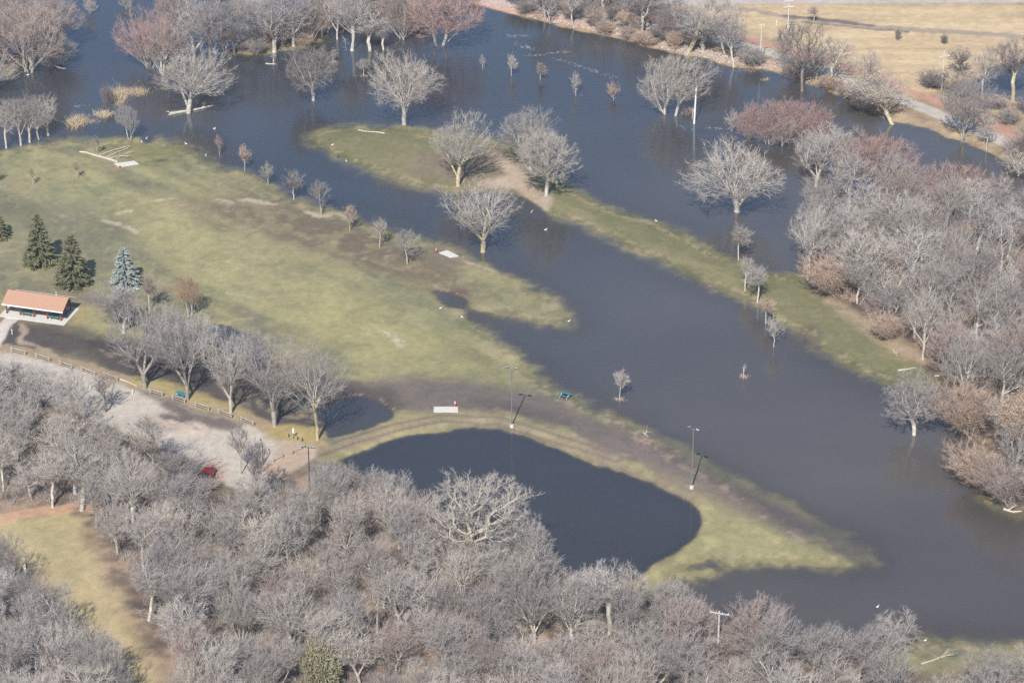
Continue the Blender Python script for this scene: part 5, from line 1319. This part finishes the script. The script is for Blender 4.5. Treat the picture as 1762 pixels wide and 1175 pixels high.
# driftwood, fallen trees
def log(name, pts, r0, r1, lab, limbs=(), mat='drift', cat='log', root=False):
    P = [at(x, y) for x, y in pts]
    for q in P: q.z = max(q.z, 0) + r0 * .5
    o = P[0].copy(); t = tag(empty(name, o), lab, cat)
    n = len(P); rs = [r0 + (r1 - r0) * i / (n - 1) for i in range(n)]
    tr = MB().path([q - o for q in P], rs, 9)
    tr.build('trunk', M[mat], t)
    if root:
        m = MB(); rr = random.Random(3)
        for k in range(11):
            a_ = rr.random() * 6.28; e_ = rr.uniform(-.3, .9); m.tube((0, 0, 0), (math.cos(a_) * .9, math.sin(a_) * .6, e_), .09, .02, 5)
        m.build('root_plate', M[mat], t)
    for lp in limbs:
        L = [at(x, y) for x, y in lp]
        for i_, q in enumerate(L): q.z = max(q.z, 0) + r0 * .4 + .25 * i_
        m = MB().path([q - o for q in L], [r0 * .5 * (1 - i / len(L)) + .02 for i in range(len(L))], 6)
        rr = random.Random(int(lp[0][0]))
        for q0, q1 in zip(L[:-1], L[1:]):
            for k in range(9):
                s_ = q0.lerp(q1, rr.random()) - o; m.tube(s_, s_ + Vector((rr.uniform(-.9, .9), rr.uniform(-.9, .9), rr.uniform(.1, .9))), .025, .008, 4)
        m.build('limb', M[mat], t)
log('drift_log', [(294, 197), (310, 194), (330, 191), (350, 187), (367, 183)], .30, .14, 'long pale log drifted against the wide tree in the water', [[(350, 187), (349, 181)]], root=True)
log('drift_log', [(616, 224), (630, 227), (648, 228), (662, 230)], .10, .13, 'thin pale log lying on the upper grassy bar', [[(632, 227), (631, 232)]])
log('fallen_tree', [(137, 262), (148, 263), (160, 267), (175, 271), (192, 276), (203, 280)], .14, .26, 'fallen tree lying on the lawn behind the white slab', [[(170, 268), (198, 260), (224, 256)], [(182, 272), (205, 263), (220, 260)], [(200, 274), (218, 266), (228, 266)], [(188, 273), (206, 271), (222, 274)]], cat='fallen tree')
log('drift_log', [(1545, 638), (1560, 636), (1576, 633)], .16, .07, 'pale log at the lower tip of the grassy bar')
log('drift_log', [(1537, 602), (1541, 608), (1544, 612)], .08, .05, 'short pale stick standing askew near the bar tip', [[(1541, 608), (1548, 611)]])
log('drift_log', [(1608, 647), (1616, 647)], .12, .10, 'short white log at the shore by the bar tip')
log('fallen_limb', [(78, 106), (90, 112), (104, 118), (113, 119)], .14, .07, 'white fallen limb in the river beside the reddish clump', [[(100, 112), (115, 104), (128, 96)], [(96, 113), (108, 108)]], cat='fallen limb')
log('fallen_limb', [(914, 366), (917, 362)], .10, .07, 'small pale branch sticking out of the channel', cat='fallen limb')
log('fallen_limb', [(1107, 745), (1115, 751)], .08, .05, 'small pale branch in the water off the berm', [[(1111, 748), (1113, 744)]], cat='fallen limb')
log('drift_log', [(457, 110), (466, 111), (474, 111)], .12, .10, 'short log at the foot of the dead snag')
log('fallen_tree', [(1585, 1142), (1606, 1136), (1622, 1128), (1632, 1118)], .13, .04, 'pale curved dead limb on the grass at the lower right', [[(1612, 1134), (1630, 1130), (1640, 1132)]], cat='fallen tree')
log('drift_log', [(205, 652), (222, 658), (236, 665)], .10, .07, 'thin log on the mud beside the first big tree')
log('fallen_tree', [(1727, 876), (1742, 881), (1758, 880)], .16, .08, 'white drifted tree under the corner brush of the right shore', [[(1735, 878), (1748, 872)]], cat='fallen tree')
def reeds(px, py, n, rx, ry, hh, lab, seed):
    r = np.random.default_rng(seed); b = at(px, py); b.z = max(b.z, 0)
    q = np.stack([r.normal(size=n) * rx, r.normal(size=n) * ry, np.full(n, -.15)], 1)
    d = np.stack([r.normal(size=n) * .7, r.normal(size=n) * .7, np.ones(n)], 1) * (hh * (.4 + .8 * r.random(n)))[:, None]
    V, F = prisms(q, q + d, np.full(n, .03), np.full(n, .008), 3)
    tag(link('reed_clump', new_mesh('reed_clump', V, F, M['reed']), None, b), lab, 'reed clump', 'clumps of dead reeds and drift in the river')
reeds(178, 198, 500, .8, .7, .7, 'tan reed clump at the foot of the dark river shrub', 1)
reeds(206, 170, 420, .5, 1.6, 1.9, 'tall leaning tan reeds just above right of the dark river shrub', 2)
reeds(233, 160, 520, 1.1, .8, .8, 'bright tan reed clump under the wide pale tree', 3)
reeds(131, 214, 420, .6, .9, 1.5, 'low grey reed clump between the left grove and the river shrub', 4)
reeds(150, 210, 260, 1.2, .5, .5, 'thin line of drift right of the low reed clump', 5)
reeds(574, 108, 110, .7, .4, .35, 'drift caught at the tiny tree above the round dense tree', 6)
reeds(627, 131, 130, .8, .4, .35, 'drift caught at the tiered sapling', 7)
reeds(1290, 122, 150, 1.6, .5, .3, 'tan drift floating at the far bank near the small utility pole', 8)
reeds(1066, 688, 120, .35, .2, .4, 'drift caught at the lone tree in the wide flood', 9)
reeds(1280, 648, 120, .35, .3, .4, 'drift caught at the broken stump', 10)
reeds(1318, 138, 60, .4, .3, .5, 'tan tuft standing in the water near the far bank', 11)
reeds(1000, 165, 40, .2, .2, .2, 'drift at the foot of the upright pale sapling', 12)

# rocks on the far bank slope (countless) and foam and sticks on the river
def rocks():
    r = np.random.default_rng(77); m = []
    L = [(820, 8), (880, 20), (950, 40), (1000, 51), (1060, 64), (1110, 77), (1160, 91), (1200, 97), (1250, 111), (1300, 117), (1350, 125)]
    P = np.array([G(*p)[:2] for p in L]); n = 1500
    k = r.integers(0, len(P) - 1, n); t = r.random(n)[:, None]; q = P[k] * (1 - t) + P[k + 1] * t; q[:, 1] += r.random(n) * 3.2 + .2; q[:, 0] += r.normal(size=n) * .4
    ico = np.array([[1, 0, 0], [-1, 0, 0], [0, 1, 0], [0, -1, 0], [0, 0, 1], [0, 0, -1]], float); fc = np.array([[0, 2, 4], [2, 1, 4], [1, 3, 4], [3, 0, 4], [2, 0, 5], [1, 2, 5], [3, 1, 5], [0, 3, 5]])
    V = []; F = []
    for i in range(n):
        s = r.uniform(.1, .3); z = ground_z(*q[i]); V.append(ico * s * (.7 + .6 * r.random((6, 3))) + [q[i][0], q[i][1], max(z, -.1) + .05]); F.append(fc + 6 * i)
    o = link('riprap', new_mesh('riprap', np.concatenate(V), np.concatenate(F), M['rock'])); tag(o, 'pinkish rock riprap along the far waterline', 'rocks', kind='stuff')
rocks()
def foam():
    r = np.random.default_rng(78); V = []; F = []; k = 0
    for L, n in (([(870, 62), (905, 62)], 50), ([(890, 76), (918, 86)], 60), ([(905, 95), (935, 96)], 40), ([(945, 92), (978, 89)], 50), ([(950, 100), (990, 112), (1020, 122), (1062, 136)], 110), ([(1215, 220), (1245, 222)], 40), ([(1170, 218), (1190, 222)], 14), ([(130, 184), (150, 180)], 20)):
        for _ in range(int(n * .7)):
            i = r.integers(0, len(L) - 1); t = r.random(); p = G(L[i][0] * (1 - t) + L[i + 1][0] * t + r.normal() * 4, L[i][1] * (1 - t) + L[i + 1][1] * t + r.normal() * 1.1)
            a = r.normal() * .25; l = r.uniform(.04, .2); w_ = r.uniform(.015, .035); c, s = math.cos(a), math.sin(a)
            for z in (.004, .03):
                for x_, y_ in ((-l, -w_), (l, -w_), (l, w_), (-l, w_)): V.append([p.x + x_ * c - y_ * s, p.y + x_ * s + y_ * c, z])
            for f in ((0, 1, 5, 4), (1, 2, 6, 5), (2, 3, 7, 6), (3, 0, 4, 7), (4, 5, 6, 7)): F.append([k + j for j in f])
            k += 8
    o = link('floating_drift', new_mesh('floating_drift', np.array(V), np.array(F), M['foam'])); tag(o, 'pale foam and sticks drifting on the river', 'drift', kind='stuff')
foam()

# waterfowl
def bird(px, py, rz, lab, mat='white', s=1.0):
    b = at(px, py); b.z = max(b.z, 0)
    m = MB().blob((0, 0, .16 * s), (.42 * s, .22 * s, .20 * s), 0, 10, 6)
    m.path([(.30 * s, 0, .22 * s), (.42 * s, 0, .45 * s), (.45 * s, 0, .62 * s)], [.09 * s, .06 * s, .05 * s], 7); m.blob((.50 * s, 0, .66 * s), (.10 * s, .06 * s, .06 * s), 0, 8, 5)
    m.tube((.58 * s, 0, .65 * s), (.70 * s, 0, .62 * s), .03 * s, .01 * s, 5); m.tube((-.36 * s, 0, .2 * s), (-.58 * s, 0, .26 * s), .12 * s, .03 * s, 6)
    o = m.build('goose', M[mat], None, b); o.rotation_euler = (0, 0, rz); tag(o, lab, 'bird', 'water birds on the flood')
for px_, py_, a_, lb, mt_ in (
    (572, 250, .3, 'white bird on the upper edge of the grassy bar tip', 'white'), (596, 278, 2.0, 'white bird at the lower waterline of the grassy bar', 'white'), (582, 271, 1.0, 'dark bird at the lower waterline of the grassy bar', 'blackf'),
    (939, 396, 0.2, 'white bird swimming in the channel below the sandy spot', 'white'), (1129, 381, 2.6, 'white bird at the upper waterline of the long bar', 'white'), (979, 553, .5, 'white bird off the tip of the lawn spit', 'white'),
    (758, 531, .5, 'white bird at the mid lawn puddle', 'white'), (795, 546, 2.4, 'white bird at the small channel beside the puddle', 'white'), (252, 239, 1.0, 'white bird left of the shore tip', 'white'), (244, 245, 2.0, 'second white bird on the grass by the shore tip', 'white'),
    (320, 248, 2.8, 'white bird resting on the flooded lawn edge', 'white'), (369, 222, .1, 'white bird swimming right of the wide pale tree', 'white'), (354, 268, 1.1, 'white bird swimming beside the slim reddish tree', 'white'), (48, 130, .1, 'white bird under the reddish clump', 'white'),
    (364, 112, 1.7, 'white bird at the dark leaning trunk', 'white'), (1510, 1044, .6, 'white bird out on the near flood', 'white'), (1592, 1102, .6, 'white bird at the near grass shore', 'white'), (1302, 305, .2, 'white bird left of the tall grey tree below the red thicket', 'white')):
    bird(px_, py_, a_, lb, mt_, .5)

# ------------------------------------------------------------------ the air between: even, thin haze
def haze():
    lo = Vector((-2600, -2100, -6)); hi = Vector((2600, 3600, CAM_H + 4))
    m = bpy.data.materials.new('haze'); m.use_nodes = True; n = m.node_tree
    n.nodes.remove(n.nodes['Principled BSDF'])
    pv = n.nodes.new('ShaderNodeVolumePrincipled'); pv.inputs['Color'].default_value = (.80, .88, 1, 1); pv.inputs['Density'].default_value = HAZE; pv.inputs['Anisotropy'].default_value = 0.0
    n.links.new(pv.outputs[0], n.nodes['Material Output'].inputs['Volume'])
    o = MB().box((lo + hi) / 2, hi - lo).build('haze', m); tag(o, 'thin even haze over the flooded park', 'haze', kind='stuff')
haze()
